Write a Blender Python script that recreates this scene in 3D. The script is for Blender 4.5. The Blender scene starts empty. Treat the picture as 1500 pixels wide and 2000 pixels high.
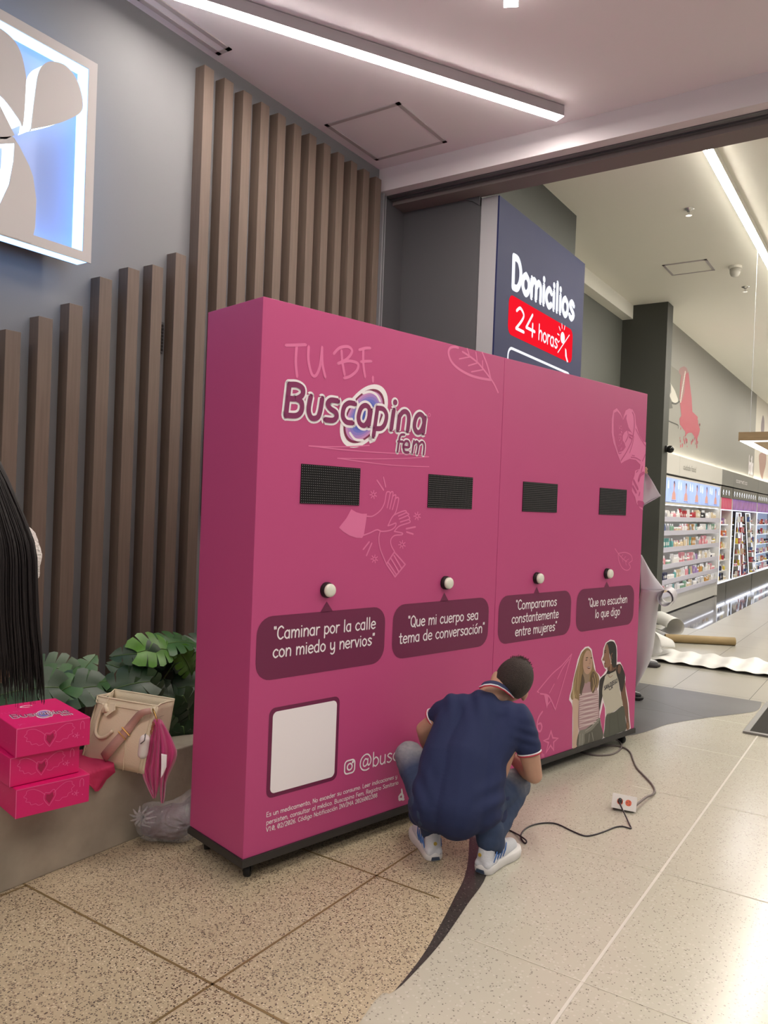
import bpy, bmesh, math, random
from mathutils import Vector, Matrix, noise
from mathutils.geometry import tessellate_polygon
random.seed(7)
S = bpy.context.scene
COL = S.collection
V = Vector
# ------------------------------------------------------------------ camera
F = 1521.38; EYE = V((0, 0, 1.55))
yaw, pitch, roll = 0.5923, -0.0095, 0.0379
_f = V((-math.sin(yaw)*math.cos(pitch), math.cos(yaw)*math.cos(pitch), math.sin(pitch)))
_r0 = V((math.cos(yaw), math.sin(yaw), 0)); _u0 = _r0.cross(_f)
_r = math.cos(roll)*_r0 + math.sin(roll)*_u0; _u = -math.sin(roll)*_r0 + math.cos(roll)*_u0
cam = bpy.data.objects.new('camera', bpy.data.cameras.new('camera')); COL.objects.link(cam)
cam.data.sensor_fit = 'HORIZONTAL'; cam.data.sensor_width = 36; cam.data.lens = 36*F/1500
cam.data.clip_start = .05; cam.data.clip_end = 200
cam.matrix_world = Matrix(((_r.x, _u.x, -_f.x, EYE.x), (_r.y, _u.y, -_f.y, EYE.y), (_r.z, _u.z, -_f.z, EYE.z), (0, 0, 0, 1)))
S.camera = cam
# ------------------------------------------------------------------ world, exposure
W = bpy.data.worlds.new('world'); S.world = W; W.use_nodes = True
W.node_tree.nodes['Background'].inputs[0].default_value = (0.83, 0.82, 0.86, 1)
W.node_tree.nodes['Background'].inputs[1].default_value = 0.40
S.view_settings.view_transform = 'Standard'; S.view_settings.look = 'None'
S.view_settings.exposure = 0.18; S.view_settings.gamma = 1.0
S.view_settings.use_curve_mapping = False
LED_FRONT = 70.0; LED_STORE = 78.0
# ------------------------------------------------------------------ measuring helpers
def ray(px, py): return _f*F + _r*(px-750) - _u*(py-1000)
def Zp(px, py, z=0.0):
    d = ray(px, py); return EYE + d*((z-EYE.z)/d.z)
def Xp(px, py, x):
    d = ray(px, py); return EYE + d*(x/d.x)
def Yp(px, py, y):
    d = ray(px, py); return EYE + d*(y/d.y)
def Dp(px, py, dep): return EYE + ray(px, py)*(dep/F)
# ------------------------------------------------------------------ materials
def lin(h):
    h = h.lstrip('#'); c = [int(h[i:i+2], 16)/255 for i in (0, 2, 4)]
    return tuple(x/12.92 if x <= .04045 else ((x+.055)/1.055)**2.4 for x in c)+(1,)
MATS = {}
def mat(name, col, rough=.5, metal=0, bump=0, bscale=60, var=0, vscale=8, stretch=None, spec=.5, trans=0, alpha=1, sheen=0, emit=None, es=0, coat=0, sss=0):
    if name in MATS: return MATS[name]
    m = bpy.data.materials.new(name); m.use_nodes = True; MATS[name] = m
    nt = m.node_tree; b = nt.nodes['Principled BSDF']; c = lin(col) if isinstance(col, str) else col
    I = b.inputs
    I['Base Color'].default_value = c; I['Roughness'].default_value = rough; I['Metallic'].default_value = metal
    I['Specular IOR Level'].default_value = spec; I['Transmission Weight'].default_value = trans; I['Alpha'].default_value = alpha
    I['Coat Weight'].default_value = coat
    if sheen: I['Sheen Weight'].default_value = sheen
    if emit: I['Emission Color'].default_value = lin(emit); I['Emission Strength'].default_value = es
    if sss: I['Subsurface Weight'].default_value = sss; I['Subsurface Radius'].default_value = (.01, .004, .002)
    tc = nt.nodes.new('ShaderNodeTexCoord'); mp = nt.nodes.new('ShaderNodeMapping')
    nt.links.new(tc.outputs['Object'], mp.inputs[0])
    if stretch: mp.inputs['Scale'].default_value = stretch
    if var:
        n = nt.nodes.new('ShaderNodeTexNoise'); n.inputs['Scale'].default_value = vscale; n.inputs['Detail'].default_value = 6
        nt.links.new(mp.outputs[0], n.inputs['Vector'])
        r = nt.nodes.new('ShaderNodeValToRGB'); r.color_ramp.elements[0].position = .3; r.color_ramp.elements[1].position = .7
        r.color_ramp.elements[0].color = tuple(x*(1-var) for x in c[:3])+(1,); r.color_ramp.elements[1].color = tuple(min(1, x*(1+var)) for x in c[:3])+(1,)
        nt.links.new(n.outputs[0], r.inputs[0]); nt.links.new(r.outputs[0], I['Base Color'])
    if bump:
        n = nt.nodes.new('ShaderNodeTexNoise'); n.inputs['Scale'].default_value = bscale; n.inputs['Detail'].default_value = 4
        nt.links.new(mp.outputs[0], n.inputs['Vector'])
        bp = nt.nodes.new('ShaderNodeBump'); bp.inputs['Strength'].default_value = bump; bp.inputs['Distance'].default_value = .01
        nt.links.new(n.outputs[0], bp.inputs['Height']); nt.links.new(bp.outputs[0], I['Normal'])
    return m
def emis(name, col, s):
    if name in MATS: return MATS[name]
    m = bpy.data.materials.new(name); m.use_nodes = True; MATS[name] = m
    nt = m.node_tree; nt.nodes.remove(nt.nodes['Principled BSDF'])
    e = nt.nodes.new('ShaderNodeEmission'); e.inputs[0].default_value = lin(col); e.inputs[1].default_value = s
    nt.links.new(e.outputs[0], nt.nodes['Material Output'].inputs[0]); return m
def nd(nt, t, **k):
    n = nt.nodes.new(t)
    for a, b in k.items(): setattr(n, a, b)
    return n
def terrazzo(name, base, chips, scale, thr, rough, big=None, grout=None, joints=None):
    """speckled stone: voronoi cells picked at random get a chip colour"""
    m = bpy.data.materials.new(name); m.use_nodes = True; MATS[name] = m
    nt = m.node_tree; b = nt.nodes['Principled BSDF']; L = nt.links.new
    tc = nd(nt, 'ShaderNodeTexCoord')
    wn = nd(nt, 'ShaderNodeTexNoise'); wn.inputs['Scale'].default_value = scale*.8; L(tc.outputs['Object'], wn.inputs['Vector'])
    mx = nd(nt, 'ShaderNodeVectorMath', operation='MULTIPLY_ADD'); mx.inputs[1].default_value = (.6/scale,)*3
    L(wn.outputs['Color'], mx.inputs[0]); L(tc.outputs['Object'], mx.inputs[2])
    last = None
    col = nd(nt, 'ShaderNodeRGB'); col.outputs[0].default_value = lin(base); last = col.outputs[0]
    bn = nd(nt, 'ShaderNodeTexNoise'); bn.inputs['Scale'].default_value = 1.3; bn.inputs['Detail'].default_value = 5; L(tc.outputs['Object'], bn.inputs['Vector'])
    br = nd(nt, 'ShaderNodeMapRange'); br.inputs['To Min'].default_value = .88; br.inputs['To Max'].default_value = 1.1; L(bn.outputs[0], br.inputs[0])
    for k, (cc, sc, th) in enumerate(chips):
        vo = nd(nt, 'ShaderNodeTexVoronoi'); vo.inputs['Scale'].default_value = scale*sc
        ad = nd(nt, 'ShaderNodeVectorMath', operation='ADD'); ad.inputs[1].default_value = (k*3.3, k*1.7, k*2.1); L(mx.outputs[0], ad.inputs[0]); L(ad.outputs[0], vo.inputs['Vector'])
        sp = nd(nt, 'ShaderNodeSeparateColor'); L(vo.outputs['Color'], sp.inputs[0])
        a = nd(nt, 'ShaderNodeMath', operation='LESS_THAN'); a.inputs[1].default_value = th; L(sp.outputs[0], a.inputs[0])
        d = nd(nt, 'ShaderNodeMath', operation='LESS_THAN'); d.inputs[1].default_value = .42; L(vo.outputs['Distance'], d.inputs[0])
        e = nd(nt, 'ShaderNodeMath', operation='MULTIPLY'); L(a.outputs[0], e.inputs[0]); L(d.outputs[0], e.inputs[1])
        mi = nd(nt, 'ShaderNodeMix', data_type='RGBA'); L(e.outputs[0], mi.inputs[0]); L(last, mi.inputs[6]); mi.inputs[7].default_value = lin(cc); last = mi.outputs[2]
    mm = nd(nt, 'ShaderNodeVectorMath', operation='SCALE'); L(last, mm.inputs[0]); L(br.outputs[0], mm.inputs['Scale'])
    L(mm.outputs[0], b.inputs['Base Color']); b.inputs['Roughness'].default_value = rough
    return m
# ------------------------------------------------------------------ mesh builder
ORG = {}
def tag(o, label=None, cat=None, group=None, kind=None):
    if label: o['label'] = label
    if cat: o['category'] = cat
    if group: o['group'] = group
    if kind: o['kind'] = kind
    return o
def thing(name, label, cat, loc=(0, 0, 0), group=None):
    o = bpy.data.objects.new(name, None); COL.objects.link(o); o.location = loc; o.empty_display_size = .05
    ORG[o.name] = V(loc); return tag(o, label, cat, group)
def link(name, me, parent=None, shift=True):
    o = bpy.data.objects.new(name, me); COL.objects.link(o)
    if parent is not None:
        o.parent = parent; og = ORG.get(parent.name, V((0, 0, 0))); ORG[o.name] = og
        if shift and og.length > 0: me.transform(Matrix.Translation(-og))
    return o
class MB:
    def __init__(s): s.v = []; s.f = []; s.m = []; s.mi = 0
    def add(s, vs, fs):
        n = len(s.v); s.v += [V(x) for x in vs]; s.f += [tuple(i+n for i in f) for f in fs]; s.m += [s.mi]*len(fs); return s
    def box(s, a, b, M=None):
        x0, y0, z0 = a; x1, y1, z1 = b
        vs = [V(p) for p in ((x0, y0, z0), (x1, y0, z0), (x1, y1, z0), (x0, y1, z0), (x0, y0, z1), (x1, y0, z1), (x1, y1, z1), (x0, y1, z1))]
        if M: vs = [M @ p for p in vs]
        return s.add(vs, [(0, 3, 2, 1), (4, 5, 6, 7), (0, 1, 5, 4), (1, 2, 6, 5), (2, 3, 7, 6), (3, 0, 4, 7)])
    def hexa(s, p): return s.add(p, [(0, 3, 2, 1), (4, 5, 6, 7), (0, 1, 5, 4), (1, 2, 6, 5), (2, 3, 7, 6), (3, 0, 4, 7)])
    def prism(s, pts, ext):  # polygon pts (3D) extruded by vector
        n = len(pts); ext = V(ext); pts = [V(p) for p in pts]
        tri = tessellate_polygon([pts])
        vs = pts+[p+ext for p in pts]
        fs = [tuple(t) for t in tri]+[tuple(reversed([i+n for i in t])) for t in tri]+[(i, (i+1) % n, (i+1) % n+n, i+n) for i in range(n)]
        return s.add(vs, fs)
    def tube(s, path, r, seg=10, cap=True):
        path = [V(p) for p in path]; n = len(path); rr = r if isinstance(r, (list, tuple)) else [r]*n
        vs = []; up = V((0, 0, 1)); pn = None
        for i, p in enumerate(path):
            t = (path[min(i+1, n-1)]-path[max(i-1, 0)]).normalized()
            if pn is None:
                a = t.cross(up); a = a.normalized() if a.length > .05 else t.cross(V((1, 0, 0))).normalized()
            else:
                a = (pn - t*pn.dot(t)).normalized()
            pn = a; b = t.cross(a)
            vs += [p+(a*math.cos(2*math.pi*k/seg)+b*math.sin(2*math.pi*k/seg))*rr[i] for k in range(seg)]
        fs = [(i*seg+k, i*seg+(k+1) % seg, (i+1)*seg+(k+1) % seg, (i+1)*seg+k) for i in range(n-1) for k in range(seg)]
        if cap: fs += [tuple(reversed(range(seg))), tuple((n-1)*seg+k for k in range(seg))]
        return s.add(vs, fs)
    def lathe(s, prof, c=(0, 0, 0), seg=20, ax='z', R=None):
        c = V(c); vs = []; n = len(prof)
        for r, h in prof:
            for k in range(seg):
                a = 2*math.pi*k/seg; p = V((r*math.cos(a), r*math.sin(a), h))
                if R: p = R @ p
                vs.append(c+p)
        fs = [(i*seg+k, i*seg+(k+1) % seg, (i+1)*seg+(k+1) % seg, (i+1)*seg+k) for i in range(n-1) for k in range(seg)]
        fs += [tuple(reversed(range(seg))), tuple((n-1)*seg+k for k in range(seg))]
        return s.add(vs, fs)
    def grid(s, P, nu, nv):
        vs = [P(i/nu, j/nv) for j in range(nv+1) for i in range(nu+1)]
        return s.add(vs, [(j*(nu+1)+i, j*(nu+1)+i+1, (j+1)*(nu+1)+i+1, (j+1)*(nu+1)+i) for j in range(nv) for i in range(nu)])
    def ball(s, c, r, seg=14, rings=8, sc=(1, 1, 1)):
        c = V(c); vs = [c+V((0, 0, -r*sc[2]))]
        for i in range(1, rings):
            t = -math.pi/2+math.pi*i/rings
            vs += [c+V((r*sc[0]*math.cos(t)*math.cos(2*math.pi*k/seg), r*sc[1]*math.cos(t)*math.sin(2*math.pi*k/seg), r*sc[2]*math.sin(t))) for k in range(seg)]
        vs.append(c+V((0, 0, r*sc[2]))); e = len(vs)-1
        fs = [(0, 1+(k+1) % seg, 1+k) for k in range(seg)]
        fs += [(1+i*seg+k, 1+i*seg+(k+1) % seg, 1+(i+1)*seg+(k+1) % seg, 1+(i+1)*seg+k) for i in range(rings-2) for k in range(seg)]
        fs += [(e, 1+(rings-2)*seg+k, 1+(rings-2)*seg+(k+1) % seg) for k in range(seg)]
        return s.add(vs, fs)
    def build(s, name, mats, parent=None, smooth=False, bevel=0, solid=0, local=False, sub=0, shift=True, merge=0):
        me = bpy.data.meshes.new(name); me.from_pydata([tuple(x) for x in s.v], [], s.f)
        for m in (mats if isinstance(mats, (list, tuple)) else [mats]): me.materials.append(m)
        for p, k in zip(me.polygons, s.m): p.material_index = k
        if merge:
            bm = bmesh.new(); bm.from_mesh(me); bmesh.ops.remove_doubles(bm, verts=bm.verts, dist=merge); bm.to_mesh(me); bm.free()
        if smooth:
            for p in me.polygons: p.use_smooth = True
        o = link(name, me, parent, shift and not local)
        if bevel:
            b = o.modifiers.new('b', 'BEVEL'); b.width = bevel; b.segments = 2; b.limit_method = 'ANGLE'
        if solid:
            b = o.modifiers.new('s', 'SOLIDIFY'); b.thickness = solid; b.offset = 0
        if sub:
            b = o.modifiers.new('u', 'SUBSURF'); b.levels = sub; b.render_levels = sub
        return o
def struct(name, mb, m, **k):
    o = mb.build(name, m, **k); o['kind'] = 'structure'; return o
def rowcopy(root):
    c = root.copy(); COL.objects.link(c)
    for ch in root.children:
        k = ch.copy(); COL.objects.link(k); k.parent = c
        for g in ch.children:
            q = g.copy(); COL.objects.link(q); q.parent = k
    return c
# organic surfaces: overlapping tapered limbs fused by a voxel remesh
def limb(mb, a, b, ra, rb, seg=14):
    a = V(a); b = V(b); t = (b-a); L = t.length; t = t.normalized() if L > 1e-6 else V((0, 0, 1))
    x = t.cross(V((0, 0, 1))); x = x.normalized() if x.length > .05 else t.cross(V((1, 0, 0))).normalized(); y = t.cross(x)
    prof = [(ra*math.sin(w), -ra*math.cos(w)) for w in (.15, .5, .9, 1.3)]+[(ra+(rb-ra)*k/4, L*k/4) for k in range(5)]+[(rb*math.cos(w), L+rb*math.sin(w)) for w in (.3, .7, 1.1, 1.42)]
    vs = []
    for r, h in prof: vs += [a+t*h+(x*math.cos(2*math.pi*k/seg)+y*math.sin(2*math.pi*k/seg))*r for k in range(seg)]
    n = len(prof)
    fs = [(i*seg+k, (i+1)*seg+k, (i+1)*seg+(k+1) % seg, i*seg+(k+1) % seg) for i in range(n-1) for k in range(seg)]
    fs += [tuple(range(seg)), tuple(reversed([(n-1)*seg+k for k in range(seg)]))]
    mb.add(vs, fs)
def ell(mb, c, R, sc, seg=18, rings=12):  # ellipsoid with rotation matrix columns R
    t = MB(); t.ball((0, 0, 0), 1, seg, rings, sc); mb.add([V(c)+R @ v for v in t.v], [tuple(reversed(f)) for f in t.f])
def fuse(name, mb, m, parent, voxel=.01, smooth=6, wr=0, wscale=9):
    me = bpy.data.meshes.new('tmp'); me.from_pydata([tuple(x) for x in mb.v], [], mb.f)
    o = bpy.data.objects.new('tmp', me); COL.objects.link(o)
    r = o.modifiers.new('r', 'REMESH'); r.mode = 'VOXEL'; r.voxel_size = voxel
    s_ = o.modifiers.new('s', 'SMOOTH'); s_.factor = .6; s_.iterations = smooth
    dg = bpy.context.evaluated_depsgraph_get(); ev = o.evaluated_get(dg)
    new = bpy.data.meshes.new_from_object(ev); new.name = name
    bpy.data.objects.remove(o); bpy.data.meshes.remove(me)
    new.materials.clear()
    for k in (m if isinstance(m, (list, tuple)) else [m]): new.materials.append(k)
    for p in new.polygons: p.use_smooth = True; p.material_index = 0
    if wr:
        for v in new.vertices:
            q = v.co*wscale; v.co += v.normal*(wr*(noise.noise(V((q.x, q.y, q.z*.6)))+.5*noise.noise(q*2.3)))
    return link(name, new, parent)
# ------------------------------------------------------------------ flat print on a plane
def smooth_pts(p, k=5, closed=False):
    if len(p) < 3: return p
    out = []; n = len(p)
    rng = range(n) if closed else range(n-1)
    for i in rng:
        if closed: a, b, c, d = p[i-1], p[i], p[(i+1) % n], p[(i+2) % n]
        else: a, b, c, d = p[max(i-1, 0)], p[i], p[i+1], p[min(i+2, n-1)]
        for j in range(k):
            t = j/k
            out.append(tuple(.5*((2*b[q])+(-a[q]+c[q])*t+(2*a[q]-5*b[q]+4*c[q]-d[q])*t*t+(-a[q]+3*b[q]-3*c[q]+d[q])*t**3) for q in (0, 1)))
    if not closed: out.append(tuple(p[-1]))
    return out
class Plane:
    def __init__(s, O, ex, ey): s.O = V(O); s.ex = V(ex).normalized(); s.ey = V(ey).normalized(); s.n = s.ex.cross(s.ey)
    def p(s, u, v, off=0): return s.O+s.ex*u+s.ey*v+s.n*off
    def uv(s, px, py):
        d = ray(px, py); t = (s.O-EYE).dot(s.n)/d.dot(s.n); q = EYE+d*t-s.O; return (q.dot(s.ex), q.dot(s.ey))
class Art:
    def __init__(s, pl, off): s.pl = pl; s.off = off; s.mb = MB()
    def poly(s, pts, sm=False):
        if sm: pts = smooth_pts(pts, 4, True)
        q = [s.pl.p(a, b, s.off) for a, b in pts]; tri = tessellate_polygon([[V((a, b, 0)) for a, b in pts]])
        s.mb.add(q, [tuple(t) for t in tri]); return s
    def stroke(s, pts, w, sm=True, closed=False):
        s.k = getattr(s, 'k', 0)+1; off = s.off+3e-5*(s.k % 9); h = w/2; P = s.pl.p
        if len(pts) == 1:
            a, b = pts[0]; s.mb.add([P(a+h*math.cos(k*math.pi/6), b+h*math.sin(k*math.pi/6), off) for k in range(12)], [tuple(range(12))]); return s
        if sm: pts = smooth_pts(pts, 5, closed)
        q = [V((a, b)) for a, b in pts]; q = [p for i, p in enumerate(q) if i == 0 or (p-q[i-1]).length > 1e-6]
        n = len(q); vs = []
        if n < 2: return s
        for i, p in enumerate(q):
            if closed: d0 = (p-q[i-1]).normalized(); d1 = (q[(i+1) % n]-p).normalized()
            else: d0 = (p-q[max(i-1, 0)]) if i else q[1]-p; d1 = (q[i+1]-p) if i < n-1 else d0; d0 = d0.normalized(); d1 = d1.normalized()
            m = d0+d1; m = m.normalized() if m.length > .1 else d0
            k = min(2.0, 1/max(.3, m.dot(d1))); nn = V((-m.y, m.x))*h*k
            vs += [p+nn, p-nn]
        fs = [(2*i, 2*i+1, (2*i+3) % (2*n), (2*i+2) % (2*n)) for i in range(n if closed else n-1)]
        if not closed:
            for p, d, i0, i1 in ((q[0], (q[0]-q[1]).normalized(), 0, 1), (q[-1], (q[-1]-q[-2]).normalized(), 2*n-1, 2*n-2)):
                a0 = math.atan2(d.y, d.x); b0 = len(vs)
                vs += [p+V((math.cos(a0+t), math.sin(a0+t)))*h for t in (1.05, .52, 0, -.52, -1.05)]
                fs.append(tuple([i0]+[b0+j for j in range(5)]+[i1]))
        s.mb.add([P(v.x, v.y, off) for v in vs], fs); return s
    def disc(s, c, r, n=24):
        s.mb.add([s.pl.p(c[0]+r*math.cos(2*math.pi*k/n), c[1]+r*math.sin(2*math.pi*k/n), s.off) for k in range(n)], [tuple(range(n))]); return s
    def build(s, name, m, parent): return s.mb.build(name, m, parent)
# single-line lettering: baseline 0, x-height 5, capitals 8
_bowl = [(3.1, 4.1), (1.8, 5), (.4, 3.7), (.3, 1.4), (1.6, 0), (2.9, .9), (3.1, 2.4)]
G = {
 'a': (4.3, [_bowl, [(3.1, 5), (3.1, 0)]]), 'b': (4.2, [[(.4, 8), (.4, 0)], [(.4, 1.1), (1.8, 0), (3.2, 1.4), (3.2, 3.6), (1.8, 5), (.4, 3.7)]]),
 'c': (3.8, [[(3, 4.2), (1.8, 5), (.4, 3.6), (.3, 1.5), (1.6, 0), (3, .8)]]), 'd': (4.3, [_bowl, [(3.1, 8), (3.1, 0)]]),
 'e': (4.1, [[(.4, 2.6), (3.1, 2.8), (2.9, 4.3), (1.7, 5), (.4, 3.7), (.3, 1.4), (1.6, 0), (3.1, .7)]]),
 'f': (3.1, [[(2.6, 7.7), (1.6, 7.9), (1, 6.6), (1, 0)], [(0, 4.8), (2.3, 4.8)]]),
 'g': (4.3, [_bowl, [(3.1, 5), (3.1, -1), (1.8, -2.6), (.4, -1.9)]]),
 'h': (4.2, [[(.4, 8), (.4, 0)], [(.4, 3), (1.7, 5), (3.1, 3.9), (3.1, 0)]]), 'i': (1.9, [[(.6, 5), (.6, 0)], [(.6, 6.9)]]),
 'j': (2.1, [[(1.2, 5), (1.2, -1.2), (.4, -2.5), (-.5, -2)], [(1.2, 6.9)]]), 'l': (1.9, [[(.6, 8), (.6, 0)]]),
 'm': (6.2, [[(.4, 5), (.4, 0)], [(.4, 3), (1.5, 4.9), (2.7, 3.9), (2.7, 0)], [(2.7, 3), (3.9, 4.9), (5.1, 3.9), (5.1, 0)]]),
 'n': (4.2, [[(.4, 5), (.4, 0)], [(.4, 3), (1.7, 5), (3.1, 3.9), (3.1, 0)]]),
 'o': (4.2, [[(1.7, 5), (.4, 3.8), (.3, 1.4), (1.7, 0), (3.1, 1.3), (3.1, 3.7), (1.7, 5)]]),
 'p': (4.2, [[(.4, 5), (.4, -2.5)], [(.4, 1.1), (1.8, 0), (3.2, 1.4), (3.2, 3.6), (1.8, 5), (.4, 3.7)]]),
 'q': (4.3, [_bowl, [(3.1, 5), (3.1, -2.6)]]), 'r': (3.0, [[(.4, 5), (.4, 0)], [(.4, 3), (1.2, 4.7), (2.4, 4.9)]]),
 's': (3.7, [[(2.9, 4.4), (1.6, 5), (.5, 4), (1.6, 2.7), (2.9, 1.4), (1.6, 0), (.3, .6)]]),
 't': (3.1, [[(1.1, 7.2), (1.1, .9), (1.6, 0), (2.4, .2)], [(0, 5), (2.3, 5)]]),
 'u': (4.2, [[(.4, 5), (.4, 1.2), (1.6, 0), (3.1, 1.4)], [(3.1, 5), (3.1, 0)]]), 'v': (3.7, [[(.2, 5), (1.6, 0)], [(1.6, 0), (3, 5)]]),
 'x': (3.7, [[(.3, 5), (3, 0)], [(3, 5), (.3, 0)]]), 'y': (4.2, [[(.4, 5), (.5, 1.6), (1.6, .4), (3.1, 1.8)], [(3.1, 5), (3.1, -1), (1.8, -2.6), (.6, -2)]]),
 'z': (3.7, [[(.4, 5), (3, 5)], [(3, 5), (.4, 0)], [(.4, 0), (3.1, 0)]]),
 'A': (5, [[(.2, 0), (2.2, 8)], [(2.2, 8), (4.2, 0)], [(1, 2.7), (3.5, 2.7)]]), 'B': (4.8, [[(.5, 8), (.5, 0)], [(.5, 8), (2.6, 7.9), (3.4, 6.2), (2.4, 4.3), (.6, 4.2)], [(2.3, 4.3), (3.8, 2.4), (2.6, .1), (.5, 0)]]),
 'C': (4.6, [[(3.8, 6.8), (2.4, 8), (.6, 6.2), (.4, 2.2), (2, 0), (3.8, 1)]]), 'D': (4.9, [[(.5, 8), (.5, 0)], [(.5, 8), (2.6, 7.8), (3.9, 5.5), (3.8, 2.4), (2.5, .2), (.5, 0)]]),
 'E': (4, [[(.5, 8), (.5, 0)], [(.5, 8), (3.3, 8)], [(.5, 4.2), (2.9, 4.2)], [(.5, 0), (3.4, 0)]]), 'F': (3.9, [[(.5, 8), (.5, 0)], [(.5, 8), (3.3, 8)], [(.5, 4.2), (2.9, 4.2)]]),
 'G': (4.8, [[(3.8, 6.8), (2.4, 8), (.6, 6.2), (.4, 2.2), (2, 0), (3.8, 1.2), (3.8, 3.4)], [(2.4, 3.5), (3.8, 3.5)]]),
 'I': (3.2, [[(1.4, 8), (1.4, 0)], [(.4, 8), (2.4, 8)], [(.4, 0), (2.4, 0)]]), 'L': (3.9, [[(.5, 8), (.5, 0)], [(.5, 0), (3.3, 0)]]),
 'M': (5.8, [[(.5, 0), (.5, 8)], [(.5, 8), (2.6, 3)], [(2.6, 3), (4.7, 8)], [(4.7, 8), (4.7, 0)]]), 'N': (4.8, [[(.5, 0), (.5, 8)], [(.5, 8), (3.8, 0)], [(3.8, 0), (3.8, 8)]]),
 'O': (5, [[(2.2, 8), (.5, 6), (.5, 2), (2.2, 0), (4, 2), (4, 6), (2.2, 8)]]), 'Q': (5, [[(2.2, 8), (.5, 6), (.5, 2), (2.2, 0), (4, 2), (4, 6), (2.2, 8)], [(2.8, 1.8), (4.2, -.6)]]),
 'R': (4.7, [[(.5, 8), (.5, 0)], [(.5, 8), (2.6, 7.9), (3.4, 6.1), (2.4, 4.2), (.6, 4)], [(2, 4), (3.8, 0)]]), 'S': (4.4, [[(3.6, 7), (2.1, 8), (.6, 6.4), (2, 4.3), (3.6, 2), (2, 0), (.4, 1)]]),
 'V': (4.6, [[(.2, 8), (2.1, 0)], [(2.1, 0), (4, 8)]]), 'T': (4.4, [[(.2, 8), (4, 8)], [(2.1, 8), (2.1, 0)]]), 'U': (4.8, [[(.5, 8), (.5, 2), (2.1, 0), (3.8, 2), (3.8, 8)]]),
 '0': (4.4, [[(2, 8), (.5, 6), (.5, 2), (2, 0), (3.5, 2), (3.5, 6), (2, 8)], [(1.2, 2.2), (2.8, 5.8)]]), '1': (2.6, [[(.3, 6.6), (1.6, 8)], [(1.6, 8), (1.6, 0)]]),
 '2': (4.2, [[(.4, 6.4), (1.8, 8), (3.3, 6.3), (2.6, 3.8), (.4, 0)], [(.4, 0), (3.6, 0)]]), '6': (4.2, [[(3, 7.8), (1.1, 5.6), (.4, 2), (1.9, 0), (3.4, 2), (2, 4.3), (.6, 3)]]),
 '8': (4.2, [[(1.9, 8), (.6, 6.3), (1.9, 4.3), (3.5, 2), (1.9, 0), (.3, 2), (1.9, 4.3), (3.2, 6.3), (1.9, 8)]]), '4': (4.4, [[(2.8, 8), (.3, 2.2)], [(.3, 2.2), (4, 2.2)], [(3, 4.6), (3, 0)]]),
 '.': (1.6, [[(.5, .1)]]), ',': (1.7, [[(.7, .3), (.3, -1.2)]]), '/': (3.2, [[(.2, -.5), (2.6, 8.2)]]), ' ': (2.6, []),
 '<': (2.3, [[(.4, 8), (.5, 6.7)], [(1.3, 8), (1.4, 6.7)]]), '>': (2.3, [[(.5, 8), (.4, 6.7)], [(1.4, 8), (1.3, 6.7)]]),
 '@': (7.6, [[(4.6, 4.8), (3.4, 5.6), (2.3, 4), (2.4, 2), (3.5, 1.6), (4.6, 3), (4.8, 5.4)], [(4.7, 3), (5.2, 1.6), (6.3, 2.6), (6.5, 5), (5, 7.6), (3, 7.9), (1, 6), (.5, 2.6), (1.8, 0), (4, -.8), (5.6, -.2)]]),
}
for _a, _b in (('ó', 'o'), ('é', 'e')): G[_a] = (G[_b][0], G[_b][1]+[[(1.4, 6.4), (2.5, 7.8)]])
def text(art, st, p0, p1, h, w, sm=True):
    """letters run from p0 to p1 (plane u, v); h = height of a capital, w = stroke width"""
    adv = sum(G[c][0] for c in st)-1.0; L = math.hypot(p1[0]-p0[0], p1[1]-p0[1]); sx = L/adv; sy = h/8
    ux, uy = (p1[0]-p0[0])/L, (p1[1]-p0[1])/L; x = 0
    for c in st:
        a, st_ = G[c]
        for k in st_:
            art.stroke([(p0[0]+ux*(x+q[0])*sx-uy*q[1]*sy, p0[1]+uy*(x+q[0])*sx+ux*q[1]*sy) for q in k], w, sm)
        x += a
def rrect(cx, cy, w, h, r, n=6):
    o = []
    for sx, sy, a0 in ((1, 1, 0), (-1, 1, 90), (-1, -1, 180), (1, -1, 270)):
        for k in range(n+1):
            a = math.radians(a0+90*k/n); o.append((cx+sx*(w/2-r)+r*math.cos(a), cy+sy*(h/2-r)+r*math.sin(a)))
    return o
# ================================================================== materials used in many places
m_wall = mat('grey wall paint', '#76777a', .7, bump=.05, bscale=200)
m_ceil = mat('front ceiling paint', '#dcd7dd', .85, bump=.03, bscale=90)
m_ceil2 = mat('store ceiling paint', '#ebe9df', .85)
m_dark = mat('dark grey panel', '#51534f', .6)
m_dark2 = mat('charcoal metal', '#525255', .5)
m_soff = mat('brown grey soffit', '#756c6a', .7)
m_black = mat('black plastic', '#141414', .4)
m_rubber = mat('black rubber', '#0d0d0d', .6)
m_alu = mat('brushed aluminium', '#b4b4b8', .4, metal=.6)
m_chrome = mat('chrome', '#d8d8d8', .2, metal=1)
m_white = mat('white lacquer', '#dedbd2', .45)
m_wood = mat('walnut veneer', '#63544a', .6, var=.13, vscale=6, stretch=(14, 14, .6), bump=.05, bscale=30)
m_paper = mat('white paper', '#e4e2e4', .6)
m_skin = mat('skin', '#b48c76', .55, sss=.06, var=.06, vscale=12)
m_led = emis('front led diffuser', '#fff4ea', LED_FRONT)
m_led2 = emis('store led diffuser', '#fff8ea', LED_STORE)
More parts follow.
